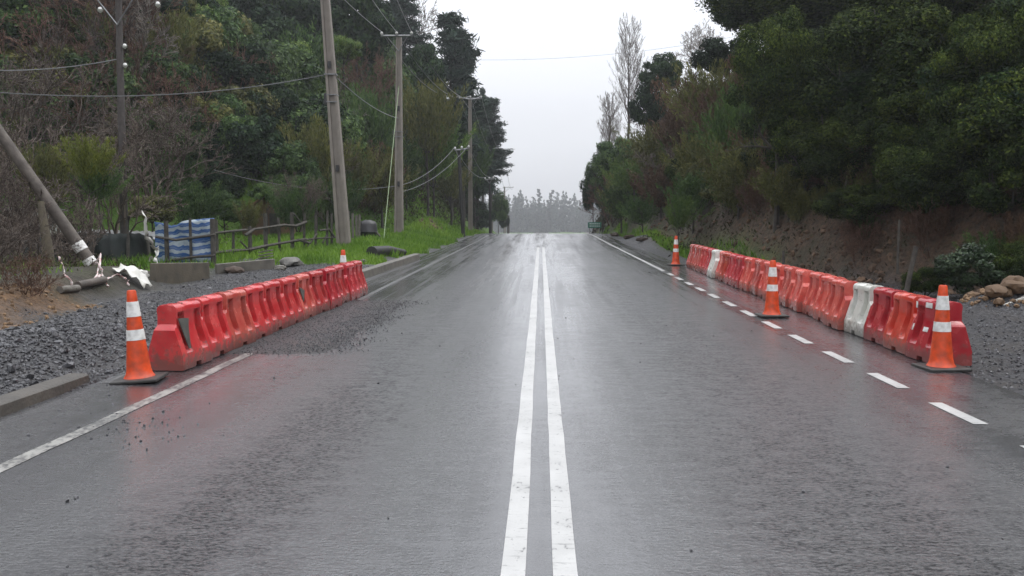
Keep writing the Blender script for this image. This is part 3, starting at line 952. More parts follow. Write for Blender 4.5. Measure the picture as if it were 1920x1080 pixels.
def kerb(name, x0, y0, x1, y1, h, w, m, label, parts=1):
    bm = bmesh.new()
    n = max(2, int((y1 - y0) / .5))
    rows = []
    for i in range(n + 1):
        f = i / n; x = x0 + (x1 - x0) * f; y = y0 + (y1 - y0) * f; z = zroad(y) - .05
        hh = h * (1 + .08 * (vnoise(np.array([y * 1.3]), np.array([x0]), 3)[0] - .5))
        jit = .02 * (vnoise(np.array([y * 2.]), np.array([9.]), 3)[0] - .5)
        rows.append([bm.verts.new(c) for c in ((x + jit, y, z), (x - .025 + jit, y, z + .05 + hh - .02), (x - .05 + jit, y, z + .05 + hh), (x - w, y, z + .05 + hh), (x - w, y, z))])
    for a, b in zip(rows[:-1], rows[1:]):
        for k in range(4): bm.faces.new((a[k], a[k + 1], b[k + 1], b[k]))
    bm.faces.new(rows[0]); bm.faces.new(rows[-1])
    o = bm_obj(name, bm, m, None, True, 40)
    return tag(o, label, 'kerb')


kerb('concrete_kerb', -4.43, 3.0, -4.42, 8.45, .11, .22, M_kerb, 'chipped concrete kerb running in front of the gravel heap')
kerb('concrete_kerb', -4.46, 21.6, -4.27, 31.0, .20, .22, M_conc_l, 'dirty concrete kerb uphill from the gravel patch barriers')


def rock(x, y, s, label, sq=(1.3, 1, .6), m=None, seed=1, name='rock', cat='rock'):
    bm = bmesh.new(); bmesh.ops.create_icosphere(bm, subdivisions=3, radius=1)
    for v in bm.verts:
        c = v.co
        k = 1 + .75 * fbm(np.array([c.x * 1.1 + c.z + seed * 3.1]), np.array([c.y * 1.1 - c.z * .7]), seed)[0] + .55 * fbm(np.array([c.x * 3 + seed]), np.array([c.y * 3 + c.z * 2]), seed + 2)[0]
        v.co = Vector((c.x * sq[0], c.y * sq[1], c.z * sq[2])) * k * s
    o = bm_obj(name, bm, m or M_rock, None, True, 28)
    o.location = (x, y, th(x, y) + s * sq[2] * .55); o.rotation_euler = (0, 0, seed * 1.3)
    return tag(o, label, cat)


p = ground_at(548, 500, 20); rock(p.x, p.y, .26, 'dark lump of rock where the concrete wall meets the grass', (1.5, 1, .7), seed=3)
p = ground_at(530, 506, 20); rock(p.x, p.y - .2, .14, 'pale small stone beside the dark rock at the wall end', (1.2, 1, .7), M_conc_l, seed=5)
p = ground_at(682, 494, 20); rock(p.x, p.y, .12, 'small black stone lying on the shoulder behind the kerb', (1.2, 1, .7), seed=6)
p = ground_at(440, 512, 19); rock(p.x, p.y, .2, 'brown clod of soil in the gap between the concrete walls', (1.4, 1, .6), M_brownclod, seed=8, name='soil_clod', cat='clod')
for i, (px, py, s) in enumerate(((1180, 447, .22), (1152, 443, .26), (1205, 452, .2))):
    p = ground_at(px, py, 25)
    rock(p.x, p.y, s, ('brown clod fallen at the foot of the slope', 'reddish clod fallen nearest the green road sign', 'dark clod of the landslip nearest the far cone')[i], (1.4, 1, .6), M_brownclod, seed=10 + i, name='soil_clod', cat='clod')
for i, (px, py, s) in enumerate(((1905, 580, .24), (1868, 576, .17), (1893, 600, .14))):
    p = at(px, py, 15.0)
    rock(p.x, p.y, s, ('large tan clod on top of the dirt mound', 'tan clod at the side of the dirt mound nearest the dark shrub', 'tan clod at the foot of the dirt mound')[i], (1.3, 1, .7), M_clod, seed=20 + i, name='soil_clod', cat='clod')

# low concrete walls
def block(name, A, B, h, w, m, label, cat, sink=.15, bevel=.015):
    A = Vector(A); B = Vector(B); d = B - A; L = math.hypot(d.x, d.y)
    bm = bmesh.new(); bm_box(bm, (L / 2, 0, (h - sink) / 2), (L, w, h + sink))
    o = bm_obj(name, bm, m, None, bevel=bevel)
    o.location = (A.x, A.y, A.z); o.rotation_euler = (0, -math.atan2(d.z, L), math.atan2(d.y, d.x))
    return tag(o, label, cat)


a = ground_at(287, 527, 18); b = ground_at(388, 521, 18)
block('concrete_wall', a, (b.x, b.y, b.z), .40, .16, M_conc, 'short low concrete wall with a mossy face in front of the striped tarp', 'low wall')
a = ground_at(393, 518, 18); b = ground_at(514, 505, 18)
block('concrete_wall', a + Vector((0, .5, 0)), b, .30, .14, M_conc_l, 'long low concrete wall with a pale top edge below the rail fence', 'low wall')

# ------------------------------------------------------------------ utility poles
def h_section(bm, b, t, w0, w1, d0, d1):
    """tapered concrete pole with a recessed web, from point b to point t"""
    b = Vector(b); t = Vector(t); N = 6
    prev = None
    for i in range(N + 1):
        f = i / N; c = b.lerp(t, f); w = (w0 + (w1 - w0) * f) / 2; dd = (d0 + (d1 - d0) * f) / 2
        s = w * .52; r = dd * .45
        pts = [(-w, -dd), (-s, -dd), (-s * .9, -r), (s * .9, -r), (s, -dd), (w, -dd), (w, dd), (s, dd), (s * .9, r), (-s * .9, r), (-s, dd), (-w, dd)]
        ring = [bm.verts.new(c + Vector((x, y, 0))) for x, y in pts]
        if prev:
            for k in range(12): bm.faces.new((prev[k], prev[(k + 1) % 12], ring[(k + 1) % 12], ring[k]))
        prev = ring
    bm.faces.new(prev)


def insulator(parent, loc, s=1.0):
    bm = bmesh.new()
    rings = lathe(bm, [(0, .02 * s), (.03 * s, .045 * s), (.05 * s, .075 * s), (.065 * s, .05 * s), (.085 * s, .085 * s), (.10 * s, .055 * s), (.13 * s, .05 * s), (.15 * s, .03 * s)], 10)
    bm.faces.new(rings[-1]); bm.faces.new(rings[0])
    o = bm_obj('insulator', bm, M_porc, parent, True, 50); o.location = loc
    return o


def utility_pole(name, top, base, kind, label, w=(.36, .22), arm=None, group='utility poles along the road'):
    """top, base world points; arm = (half length left, half length right, drop below the top, tilt)"""
    gz = th(base.x, base.y) - .4
    ax = (top - base); b2 = base + ax * ((gz - base.z) / ax.z)
    t = empty(name, b2, 0, label, 'utility pole', group)
    bm = bmesh.new(); T = top - b2
    if kind == 'concrete': h_section(bm, (0, 0, 0), T, w[0], w[1], w[0] * .72, w[1] * .8)
    else: bm_tube(bm, [T * f for f in np.linspace(0, 1, 6)], [w[0] / 2 + (w[1] - w[0]) / 2 * f for f in np.linspace(0, 1, 6)], 12)
    bm_obj('shaft', bm, M_pole if kind == 'concrete' else (M_tar if w[0] < .33 and name == 'utility_pole' and T.z < 7 else M_dpole), t, kind != 'concrete')
    ends = []
    if arm:
        l, r, drop, tilt = arm
        z = T.z - drop
        c = T * (z / T.z)
        A = c + Vector((-l, -.14, -l * tilt)); B = c + Vector((r, -.14, r * tilt))
        bm = bmesh.new(); bm_tube(bm, [A, B], .055, 4); o = bm_obj('crossarm', bm, M_metal, t)
        bm = bmesh.new()
        foot = c + Vector((0, -.15, -.95 * (l + r) / 2))
        for s in (A, B):
            bm_tube(bm, [foot, c.lerp(s, .68) + Vector((0, -.05, 0))], .026, 4)
        bm_obj('arm_brace', bm, M_metal, t)
        for f in (0.03, .5, .97):
            q = A.lerp(B, f) + Vector((0, .0, .05)); insulator(t, q, 1.1); ends.append(b2 + q + Vector((0, 0, .16)))
    return t, b2, T, ends


def bracket(t, T, z, side=-1, mm=None):
    c = T * (z / T.z)
    for dz in (-.13, .13):
        bm = bmesh.new(); bm_box(bm, (c.x, c.y, c.z + dz), (.40, .32, .035)); bm_obj('steel_band', bm, M_metal, t)
    bm = bmesh.new(); bm_box(bm, (c.x + side * .24, c.y - .05, c.z - .02), (.13, .16, .42))
    bm_obj('splice_box', bm, M_cable, t, bevel=.02)
    return c


p1t, p1b = at(603, -90, 33), at(645, 460, 33)
t1, b1, T1, _ = utility_pole('utility_pole', p1t, p1b, 'concrete', 'tall concrete pole leaning slightly beside the rail fence, nearest the road cones', (.50, .28))
c1 = bracket(t1, T1, at(626, 185, 33).z - b1.z)
c1b = b1 + T1 * ((at(624, 140, 33).z - b1.z) / T1.z)
bm = bmesh.new()
q = c1b - b1; bm_box(bm, (q.x, q.y, q.z), (.44, .34, .05)); bm_obj('steel_band', bm, M_metal, t1)
for py in (122, 316):
    c = T1 * ((at(626, py, 33).z - b1.z) / T1.z); bm = bmesh.new(); bm_box(bm, (c.x, c.y - .135, c.z), (.11, .04, .24)); bm_obj('step_slot', bm, M_cable, t1)

p2t, p2b = at(748, 66, 46), at(748, 440, 46)
t2, b2, T2, e2 = utility_pole('utility_pole', p2t, p2b, 'concrete', 'upright concrete pole with a crossarm standing on the grass verge', (.46, .27), (.92, .72, .06, .0))
bracket(t2, T2, at(748, 252, 46).z - b2.z)
for py in (204, 345):
    c = T2 * ((at(748, py, 46).z - b2.z) / T2.z); bm = bmesh.new(); bm_box(bm, (c.x, c.y - .125, c.z), (.11, .04, .26)); bm_obj('step_slot', bm, M_cable, t2)
p3t, p3b = at(881, 184, 69.5), at(882, 437, 69.5)
t3, b3, T3, e3 = utility_pole('utility_pole', p3t, p3b, 'concrete', 'slim concrete pole in front of the dark pines near the crest', (.36, .24), (.85, .95, .05, .0))
p4t, p4b = at(923, 285, 118), at(922, 437, 118)
t4, b4, T4, e4 = utility_pole('utility_pole', p4t, p4b, 'concrete', 'far grey pole with a crossarm against the sky beside the pine tip', (.36, .24), (.5, 1.75, .55, .0))
p5t, p5b = at(946, 350, 195), at(947, 436, 195)
t5, b5, T5, e5 = utility_pole('utility_pole', p5t, p5b, 'concrete', 'farthest small pole with a crossarm at the edge of the misty wood', (.40, .28), (.3, 2.0, .15, .0))
d1t, d1b = at(860, 279, 55), at(868, 432, 55)
u1, ub1, UT1, ue1 = utility_pole('utility_pole', d1t, d1b, 'wood', 'black tarred timber pole leaning slightly on the grassy bank', (.26, .20), (.25, .65, .08, .12))
d2t, d2b = at(918, 332, 76), at(919, 437, 76)
u2, ub2, UT2, ue2 = utility_pole('utility_pole', d2t, d2b, 'wood', 'thin black timber pole near the crest in front of the hedge', (.24, .18), (.4, .35, .2, .1))
d3t, d3b = at(953, 404, 150), at(953, 437, 150)
utility_pole('utility_pole', d3t, d3b, 'wood', 'short dark stump-like pole at the crest beside the misty wood', (.5, .4))
plt, plb = at(222, -8, 30), at(228, 235, 30)
t6, b6, T6, e6 = utility_pole('utility_pole', plt, plb, 'wood', 'brown timber pole with white insulators rising out of the bare scrub', (.28, .20), (1.05, .95, .05, .05))
for dx, py in ((.14, 92), (.14, 128)):
    z = at(225, py, 30).z - b6.z; c = T6 * (z / T6.z); insulator(t6, c + Vector((.2, -.05, 0)), 1.1)
for q in (at(188, 24, 29.8), at(296, 14, 29.8)): insulator(t6, q - b6, 1.25)

# leaning pole
lb = at(193, 528, 21.5); lb.z = th(lb.x, lb.y) - .25
lt = at(-160, 20, lb.y - 1.0)
lp = empty('leaning_pole', lb, 0, 'round timber pole leaning hard over with two white paper bands near its foot', 'utility pole')
LT = lt - lb
M_lean = mat('leaning_pole_wood', (.055, .044, .036), .65, noise=(5, (.125, .105, .088), .6), bump=(26, .5))
bm = bmesh.new(); bm_tube(bm, [LT * f for f in np.linspace(0, 1, 8)], [.155 - .05 * f for f in np.linspace(0, 1, 8)], 16); bm_obj('shaft', bm, M_lean, lp, True)
for z, h in ((.78, .22), (.44, .17)):
    f = z / LT.length * 1.25; c = LT * f; u = LT.normalized()
    bm = bmesh.new(); bm_tube(bm, [c - u * h / 2, c + u * h / 2], .158, 16); bm_obj('paper_band', bm, M_refl, lp, True)
M_tape = mat('torn_white_tape', (.55, .52, .50), .5, noise=(20, (.50, .12, .11), .25))
M_sheet = mat('white_plastic_sheet', (.60, .60, .56), .4, noise=(6, (.40, .39, .34), .5), bump=(12, .3))


def ribbon(name, pts, w, m, parent=None, label=None, cat=None, seed=1):
    """crumpled strip of tape along a polyline"""
    rr = random.Random(seed); P = [Vector(p) for p in pts]; Q = []
    for a, b in zip(P[:-1], P[1:]):
        for k in range(5): Q.append(a.lerp(b, k / 5) + Vector((rr.gauss(0, w * .35), rr.gauss(0, w * .35), rr.gauss(0, w * .3))))
    Q.append(P[-1])
    bm = bmesh.new(); prev = None
    for i, p in enumerate(Q):
        a = rr.uniform(0, 3.1) if i % 3 == 0 else a + .4
        o = Vector((math.cos(a), .4 * math.sin(a), math.sin(a))) * w / 2
        v = [bm.verts.new(p - o), bm.verts.new(p + o)]
        if prev: bm.faces.new((prev[0], prev[1], v[1], v[0]))
        prev = v
    o = bm_obj(name, bm, m, parent, True, 80)
    s = o.modifiers.new('thickness', 'SOLIDIFY'); s.thickness = .006
    return tag(o, label, cat) if label else o


def gp(px, py, up=0.0, y0=15):
    p = ground_at(px, py, y0); p.z += up; return p


band = lb + LT * (.44 / LT.length * 1.25)
tapes = [([band + Vector((.16, -.12, 0)), gp(185, 520, .18) + Vector((0, 0, .1)), gp(196, 530, .05), gp(204, 541, .03)], 'torn white tape trailing down the foot of the leaning pole'),
         ([band + Vector((.1, -.17, -.1)), gp(190, 512, .35), gp(183, 527, .1), gp(160, 541, .03)], 'torn tape hanging straight along the shaded side of the leaning pole'),
         ([gp(186, 528, .12), gp(172, 537, .06), gp(150, 545, .05), gp(135, 546, .04)], 'crumpled tape stretched along the ground from the pole foot'),
         ([gp(135, 546, .05), gp(127, 538, .2), gp(113, 527, .45)], 'tape end standing up beside the brown stump'),
         ([gp(200, 532, .08), gp(222, 528, .15), gp(238, 534, .08), gp(243, 541, .03)], 'forked tape lying between the leaning pole and white sheet')]
for i, (pts, lab) in enumerate(tapes):
    ribbon('torn_tape', pts, .05, M_tape, None, lab, 'tape', i)['group'] = 'torn tape around the leaning pole'
# white plastic sheet
bm = bmesh.new(); g0 = gp(250, 528)
N = 14; grid = []
for i in range(N):
    for j in range(N):
        u, v = i / (N - 1), j / (N - 1)
        x = g0.x - .36 + .68 * u; y = g0.y + (v - .5) * .4
        grid.append(bm.verts.new((x, y, th(x, y) + .03 + .24 * math.exp(-((u - .55) * 3.0) ** 2) * (.6 + .4 * v) + .16 * (vnoise(np.array([u * 5]), np.array([v * 4]), 2)[0] - .3))))
for i in range(N - 1):
    for j in range(N - 1):
        bm.faces.new((grid[i * N + j], grid[(i + 1) * N + j], grid[(i + 1) * N + j + 1], grid[i * N + j + 1]))
o = bm_obj('plastic_sheet', bm, M_sheet, None, True, 60); tag(o, 'crumpled white plastic sheet heaped on the ground before the dark net', 'plastic sheet')
s = o.modifiers.new('thickness', 'SOLIDIFY'); s.thickness = .01
p = gp(266, 521); rock(p.x, p.y, .13, 'small white plastic bundle beside the low wall end', (1.1, 1, .9), M_sheet, seed=31, name='plastic_bundle', cat='bundle')
ribbon('torn_strip', [gp(272, 520, 1.45), gp(279, 520, 1.0), gp(292, 518, .65), gp(297, 518, .6)], .08, M_sheet, None, 'white strip hanging from the net top across to the striped tarp', 'strip', 9)
ribbon('torn_strip', [gp(298, 518, .6), gp(291, 520, .3), gp(286, 523, .05)], .09, M_sheet, None, 'white strip dangling from the tarp edge to the low wall', 'strip', 12)
# lying pipe at pole foot
a, b = gp(112, 553, .06), gp(146, 548, .07)
bm = bmesh.new(); bm_tube(bm, [a, b], .07, 10); tag(bm_obj('timber_offcut', bm, M_wood_g, None, True), 'short pale log end lying on the gravel edge near the pole foot', 'log')
a, b = gp(146, 547, .09), gp(196, 537, .10)
bm = bmesh.new(); bm_tube(bm, [a, b], .075, 10); tag(bm_obj('timber_offcut', bm, M_lean, None, True), 'brown timber offcut wrapped in tape at the pole foot', 'log')
# brown stump left of leaning pole
p = at(96, 560, 20.5); p.z = th(p.x, p.y) - .1; bm = bmesh.new(); bm_tube(bm, [p, p + Vector((-.05, 0, .6)), p + Vector((-.22, .1, 1.65))], [.15, .12, .07], 9)
tag(bm_obj('tree_stump', bm, mat('stump_wood', (.06, .048, .032), .8, noise=(7, (.10, .085, .05), .6), bump=(20, .7)), None, True), 'broken brown tree stump standing in the scrub beside the clay scarp', 'stump')
# log on the shoulder
a, b = ground_at(697, 481, 22), ground_at(757, 478, 22)
bm = bmesh.new(); bm_tube(bm, [a + Vector((0, 0, .14)), a.lerp(b, .5) + Vector((0, 0, .17)), b + Vector((0, 0, .08))], [.21, .19, .13], 12)
tag(bm_obj('log', bm, M_tar, None, True), 'thick dark log lying on the shoulder above the far kerb', 'log')

# ------------------------------------------------------------------ wires
def wire(a, b, sag, r, label, group, m=None, name='power_line'):
    a = Vector(a); b = Vector(b); bm = bmesh.new(); n = 18
    bm_tube(bm, [a.lerp(b, k / n) - Vector((0, 0, sag * 4 * (k / n) * (1 - k / n))) for k in range(n + 1)], r, 5)
    o = bm_obj(name, bm, m or M_wire, None, True)
    return tag(o, label, 'wire', group)


gw = 'overhead wires'
wire(c1b + Vector((-.2, 0, 0)), at(-160, 158, 26), .55, .017, 'pale wire running from the leaning concrete pole across the wooded hill', gw)
wire(c1b + Vector((.2, 0, -.1)), b2 + T2 * ((at(748, 222, 46).z - b2.z) / T2.z), .25, .02, 'thin grey wire between the two concrete poles', gw, M_metal)
for k, (px, py, lab) in enumerate(((640, -6, 'outer power wire coming down to the crossarm of the upright concrete pole'), (694, -6, 'middle power wire coming down to the crossarm of the upright concrete pole'), (742, -6, 'inner power wire coming down to the crossarm of the upright concrete pole'))):
    wire(e2[k], at(px, py, 36), .05, .018, lab, gw, M_metal)
for k, lab in enumerate(('outer', 'middle', 'inner')):
    wire(e2[k], e3[k], 1.1 + .15 * k, .026, f'{lab} sagging power wire from the upright concrete pole to the slim one', gw)
    wire(e3[k], e4[k], 1.3, .02, f'{lab} power wire from the slim pole to the far grey pole', gw, M_metal)
    wire(e4[k], e5[k], 2.2, .022, f'{lab} faint power wire against the sky between the two farthest poles', gw, M_metal)
c2l = b2 + T2 * ((at(748, 348, 46).z - b2.z) / T2.z)
wire(c2l, ue1[0], .4, .016, 'upper slack telephone wire from the concrete pole to the black timber pole', gw)
wire(c2l + Vector((0, 0, -.35)), ue1[2], .5, .015, 'lower slack telephone wire from the concrete pole to the black timber pole', gw)
wire(ue1[0], ue2[0], .6, .016, 'upper telephone wire sagging between the two black timber poles', gw)
wire(ue1[2], ue2[2], .7, .016, 'lower telephone wire sagging between the two black timber poles', gw)
wire(c2l, at(400, 318, 40), .5, .016, 'dim dark wire passing behind the leaning concrete pole above the fence', gw, M_metal)
wire(b6 + T6 * ((at(222, 110, 30).z - b6.z) / T6.z), at(-90, 128, 28), .2, .018, 'thin wire leaving the brown timber pole above the scrub', gw, M_metal)
wire(at(880, 112, 100), at(1420, 60, 100), .9, .014, 'faint high wire crossing the pale sky between the hills', gw, M_metal)
M_guy = mat('guy_guard_green', (.20, .28, .13), .5, noise=(9, (.16, .19, .13), .5))
ga = ground_at(719, 452, 30); gb = b2 + T2 * ((at(748, 160, 46).z - b2.z) / T2.z)
wire(ga + Vector((0, 0, -.05)), gb, .0, .017, 'pale green guy wire slanting from the grass to the upright concrete pole', gw, M_guy, 'guy_wire')

# ------------------------------------------------------------------ fences, tarp, net, hut
def fence_post(parent, p, h, r, lean=(0, 0), m=None):
    bm = bmesh.new()
    bm_tube(bm, [(0, 0, -.25), (lean[0] * .5, lean[1] * .5, h * .5), (lean[0], lean[1], h)], [r, r * .95, r * .85], 7)
    o = bm_obj('post', bm, m or M_wood, parent, True); o.location = p - parent.location; return o


FY = 27.5
fo = ground_at(405, 498, 20)
fen = empty('rail_fence', fo, 0, 'rickety fence of rough dark posts and split rails on the grass', 'fence')
posts = {}
for i, (px, top, bot) in enumerate(((407, 412, 498), (438, 432, 496), (470, 424, 490), (499, 400, 472), (525, 408, 478), (549, 398, 478), (570, 400, 470), (592, 402, 466), (613, 395, 460), (622, 400, 456))):
    Y = 27.6 + (px - 407) / 215 * 4.6
    b = at(px, bot, Y); b.z = th(b.x, Y); t = at(px, top, Y)
    fence_post(fen, b, t.z - b.z, .075 if i in (0, 2, 3, 5) else .05, (random.gauss(0, .04), 0)); posts[i] = (px, Y)


def rail(pts, r=.05):
    bm = bmesh.new(); W3 = [at(px, py, 27.55 + (px - 407) / 215 * 4.6) - Vector((0, .09, 0)) - fo for px, py in pts]
    bm_tube(bm, W3, [r * (1 + .2 * random.uniform(-1, 1)) for _ in W3], 6); bm_obj('rail', bm, M_wood, fen, True)


rail([(404, 437), (440, 433), (464, 431)]); rail([(462, 441), (478, 430), (505, 426), (535, 422), (556, 424), (576, 416)])
rail([(404, 474), (440, 470), (470, 468)]); rail([(468, 468), (505, 460), (545, 453), (575, 448)], .055); rail([(560, 449), (582, 456)], .05)
rail([(578, 462), (596, 438)], .035); rail([(600, 432), (618, 430), (628, 444)], .04); rail([(606, 456), (614, 440)], .04); rail([(532, 456), (592, 447), (630, 445)], .03)
rail([(452, 452), (466, 466)], .03); rail([(552, 400), (566, 418)], .03)
# boards stacked on the grass
for i, (px, py) in enumerate(((499, 484), (499, 479), (498, 473))):
    a = ground_at(499, 486, 20); Y = a.y - .1
    a2 = at(487, py, Y); b3_ = at(510, py - 4, Y)
    bm = bmesh.new(); bm_box(bm, (0, 0, 0), ((b3_ - a2).length, .3, .035)); o = bm_obj('board', bm, M_wood_g, None, bevel=.004)
    o.location = (a2 + b3_) / 2; o.rotation_euler = (0, -.18, 0)
    tag(o, ('bottom', 'middle', 'top')[i] + ' grey board of the small stack leaning at the rail fence', 'board', 'grey boards stacked by the fence')
# striped tarp gate
M_tarp = G('striped_tarp'); g = M_tarp
X, Y, Z = g.xyz()
wv = g.noise(1.7, 3, g.map((1, 1, 1)))
ph = g.math('ADD', g.math('MULTIPLY', Z, 4.3), g.math('MULTIPLY', wv, 2.2))
fr = g.math('FRACT', ph); fr2 = g.math('FRACT', g.math('MULTIPLY', ph, 2.0))
st = g.rng(g.math('ABSOLUTE', g.math('SUBTRACT', fr, .5)), .24, .30); st2 = g.math('MULTIPLY', g.rng(fr2, .82, .86), .35)
col = g.mix(g.math('MAXIMUM', st, st2), (.022, .085, .25), (.34, .40, .44))
col = g.mix(g.math('MULTIPLY', g.rng(g.noise(5, 4), .45, .7), .35), col, (.06, .09, .14))
M_tarp = g.out(col, .4, g.bump(g.noise(4, 3, g.map((1.4, 1, .5))), .5, .05), .4)
ty = 27.2
tp0 = ground_at(348, 500, 20); ty = tp0.y
tg = empty('tarp_gate', tp0, 0, 'gate of dark poles covered with a blue and white striped tarp', 'gate')
x0 = at(291, 500, ty).x; x1 = at(404, 500, ty).x; zb = at(340, 500, ty).z; zt = at(340, 412, ty).z
V = []; N, Mv = 26, 16
for i in range(N):
    for j in range(Mv):
        u, v = i / (N - 1), j / (Mv - 1)
        x = x0 + (x1 - x0) * u
        top = zt - .10 * math.sin(u * math.pi * 1.0) * (1 - u) - (.06 if u < .3 else 0) + .05 * u - .12 * math.exp(-((u - .35) * 9) ** 2)
        z = zb + (top - zb) * v
        V.append((x - tp0.x, .07 * math.sin(u * 16 + v * 3) * (.4 + .6 * v) + .03 * math.sin(v * 9 + u * 4), z - tp0.z))
idx = np.arange(N * Mv).reshape(N, Mv)
F = np.stack([idx[:-1, :-1], idx[1:, :-1], idx[1:, 1:], idx[:-1, 1:]], -1).reshape(-1, 4)
o = link('tarp', npmesh('tarp', V, F, M_tarp, True), tg); s = o.modifiers.new('thickness', 'SOLIDIFY'); s.thickness = .006
for px, top, w in ((314, 414, .10), (359, 409, .065), (401, 410, .12)):
    q = at(px, 500, ty - .12); bm = bmesh.new(); bm_tube(bm, [(q.x - tp0.x, -.13, -.2), (q.x - tp0.x, -.13, at(px, top, ty).z - tp0.z)], w / 2 * 1.3, 7); bm_obj('upright', bm, M_wood, tg, True)
for pts in ([(292, 444), (330, 450), (404, 440)], [(314, 489), (360, 482), (404, 479)]):
    bm = bmesh.new(); bm_tube(bm, [at(px, py, ty - .19) - tp0 for px, py in pts], .042, 7); bm_obj('rail', bm, M_wood, tg, True)
# dark shade net fence with posts
M_net = mat('dark_shade_net', (.004, .0055, .0055), .8, noise=(3.0, (.008, .016, .014), .8), bump=(30, .4))
n0 = ground_at(200, 530, 20)
nf = empty('net_fence', n0, 0, 'sagging fence of dark green shade netting behind the leaning pole', 'fence')
pl = [(-60, 440), (60, 440), (130, 436), (180, 430), (235, 434), (292, 440)]
V = []
for i, px in enumerate(np.linspace(-60, 292, 90)):
    topy = np.interp(px, [a for a, b in pl], [b for a, b in pl]) + 6 * abs(math.sin(px * .024)) + 1.0 * math.sin(px * .3)
    Yn = 25.6 + 1.2 * (px > 150) * (px - 150) / 140 + .12 * math.sin(px * .05)
    base = at(px, 530, Yn); gz = th(base.x, Yn) - .1; tz = at(px, topy, Yn).z
    for j in range(6):
        f = j / 5; V.append((base.x - n0.x, Yn - n0.y + .035 * math.sin(px * .31 + f * 2.5) + .09 * math.sin(px * .047 + f * 4), gz + (tz - gz) * f - n0.z))
idx = np.arange(len(V)).reshape(90, 6)
F = np.stack([idx[:-1, :-1], idx[1:, :-1], idx[1:, 1:], idx[:-1, 1:]], -1).reshape(-1, 4)
o = link('netting', npmesh('netting', V, F, M_net, True), nf); s = o.modifiers.new('thickness', 'SOLIDIFY'); s.thickness = .006
for px, top in ((18, 430), (118, 428), (172, 418), (240, 405), (283, 415)):
    b = at(px, 520, 25.5 + (1.2 * (px - 150) / 140 if px > 150 else 0)); b.z = th(b.x, b.y); fence_post(nf, b, at(px, top, b.y).z - b.z, .05, (random.gauss(0, .06), 0))
# leaning stick and plank on the net
a, b = gp(247, 490, 0, 20), None
for (ax, ay, bx, by, r, lab) in ((248, 488, 270, 516, .03, 'thin stick propped against the dark net'), (284, 482, 273, 515, .06, 'short grey plank leaning on the net beside the striped tarp')):
    Yq = 25.9; bm = bmesh.new(); bm_tube(bm, [at(ax, ay, Yq), at(bx, by, Yq - .4)], r, 6); tag(bm_obj('stick' if r < .05 else 'plank', bm, M_wood_g, None, True), lab, 'stick' if r < .05 else 'plank')
# corrugated roof of a low shed behind the net
M_tin = mat('zinc_sheet', (.26, .27, .28), .45, .4, noise=(4, (.14, .13, .12), .7))
V = []; cc = at(218, 432, 31); NX = 60
for i in range(NX):
    x = i / (NX - 1)
    for j in range(2):
        V.append((cc.x - 1.7 + 3.3 * x, cc.y - .8 + 2.0 * j, cc.z - .28 - .10 * x + .55 * j * .55 + .025 * math.cos(x * 3.14 * 2 * 14)))
idx = np.arange(NX * 2).reshape(NX, 2); F = np.stack([idx[:-1, 0], idx[1:, 0], idx[1:, 1], idx[:-1, 1]], -1)
sh = empty('low_shed', (cc.x, cc.y, th(cc.x, cc.y)), 0, 'low shed with a pale corrugated roof seen over the dark net', 'shed')
o = link('roof', npmesh('roof', np.array(V) - np.array(sh.location), F, M_tin, True), sh); s = o.modifiers.new('thickness', 'SOLIDIFY'); s.thickness = .01
bm = bmesh.new(); h = cc.z - .5 - sh.location.z; bm_box(bm, (-.05, .2, h / 2), (3.1, 1.5, h)); bm_obj('wall', bm, M_wood_g, sh)
# pale shed wall far left
pc = at(30, 410, 33)
hs_ = empty('small_shed', (pc.x, pc.y, th(pc.x, pc.y)), .15, 'pale shed glimpsed through bare twigs behind the leaning pole', 'shed')
H = at(30, 396, 33).z - hs_.location.z
bm = bmesh.new(); bm_box(bm, (0, 0, H / 2), (2.6, 2, H)); bm_obj('wall', bm, mat('whitewash', (.36, .37, .36), .7, noise=(4, (.22, .22, .2), .6)), hs_)
bm = bmesh.new(); bm_box(bm, (0, 0, H + .06), (2.9, 2.4, .08)); bm_obj('roof', bm, M_tin, hs_)
bm = bmesh.new(); bm_box(bm, (.55, -1.03, H * .6), (.5, .06, .5)); bm_obj('window', bm, M_cable, hs_)
# ochre hut
pc = at(505, 410, 41)
hut = empty('wooden_hut', (pc.x, pc.y, th(pc.x, pc.y)), .25, 'ochre hut with a sloping orange roof hidden among the bushes behind the fence', 'hut')
M_och = mat('ochre_boards', (.17, .095, .05), .75, noise=(5, (.10, .06, .035), .6)); M_roof = mat('orange_roof_sheet', (.24, .115, .06), .7, noise=(6, (.14, .08, .05), .7))
H = at(505, 398, 41).z - hut.location.z
bm = bmesh.new(); w = 1.15
v = [bm.verts.new(c) for c in ((-w, -1, 0), (w, -1, 0), (w, -1, H), (0, -1, H + .75), (-w, -1, H), (-w, 1.4, 0), (w, 1.4, 0), (w, 1.4, H), (0, 1.4, H + .75), (-w, 1.4, H))]
for f in ((0, 1, 2, 3, 4), (5, 9, 8, 7, 6), (0, 4, 9, 5), (1, 6, 7, 2)): bm.faces.new([v[k] for k in f])
bm_obj('wall', bm, M_och, hut)
for s in (-1, 1):
    bm = bmesh.new(); L = math.hypot(w + .3, .95)
    bm_box(bm, (0, 0, 0), (L, 2.9, .06)); o = bm_obj('roof', bm, M_roof, hut); a = math.atan2(.75, w)
    o.location = (s * (w + .2) / 2, .2, H + .75 - (w + .2) / 2 * .75 / w + .05); o.rotation_euler = (0, s * a, 0)
bm = bmesh.new(); bm_box(bm, (.3, -1.03, H * .5), (.5, .05, H * .9)); bm_obj('door', bm, M_wood, hut)
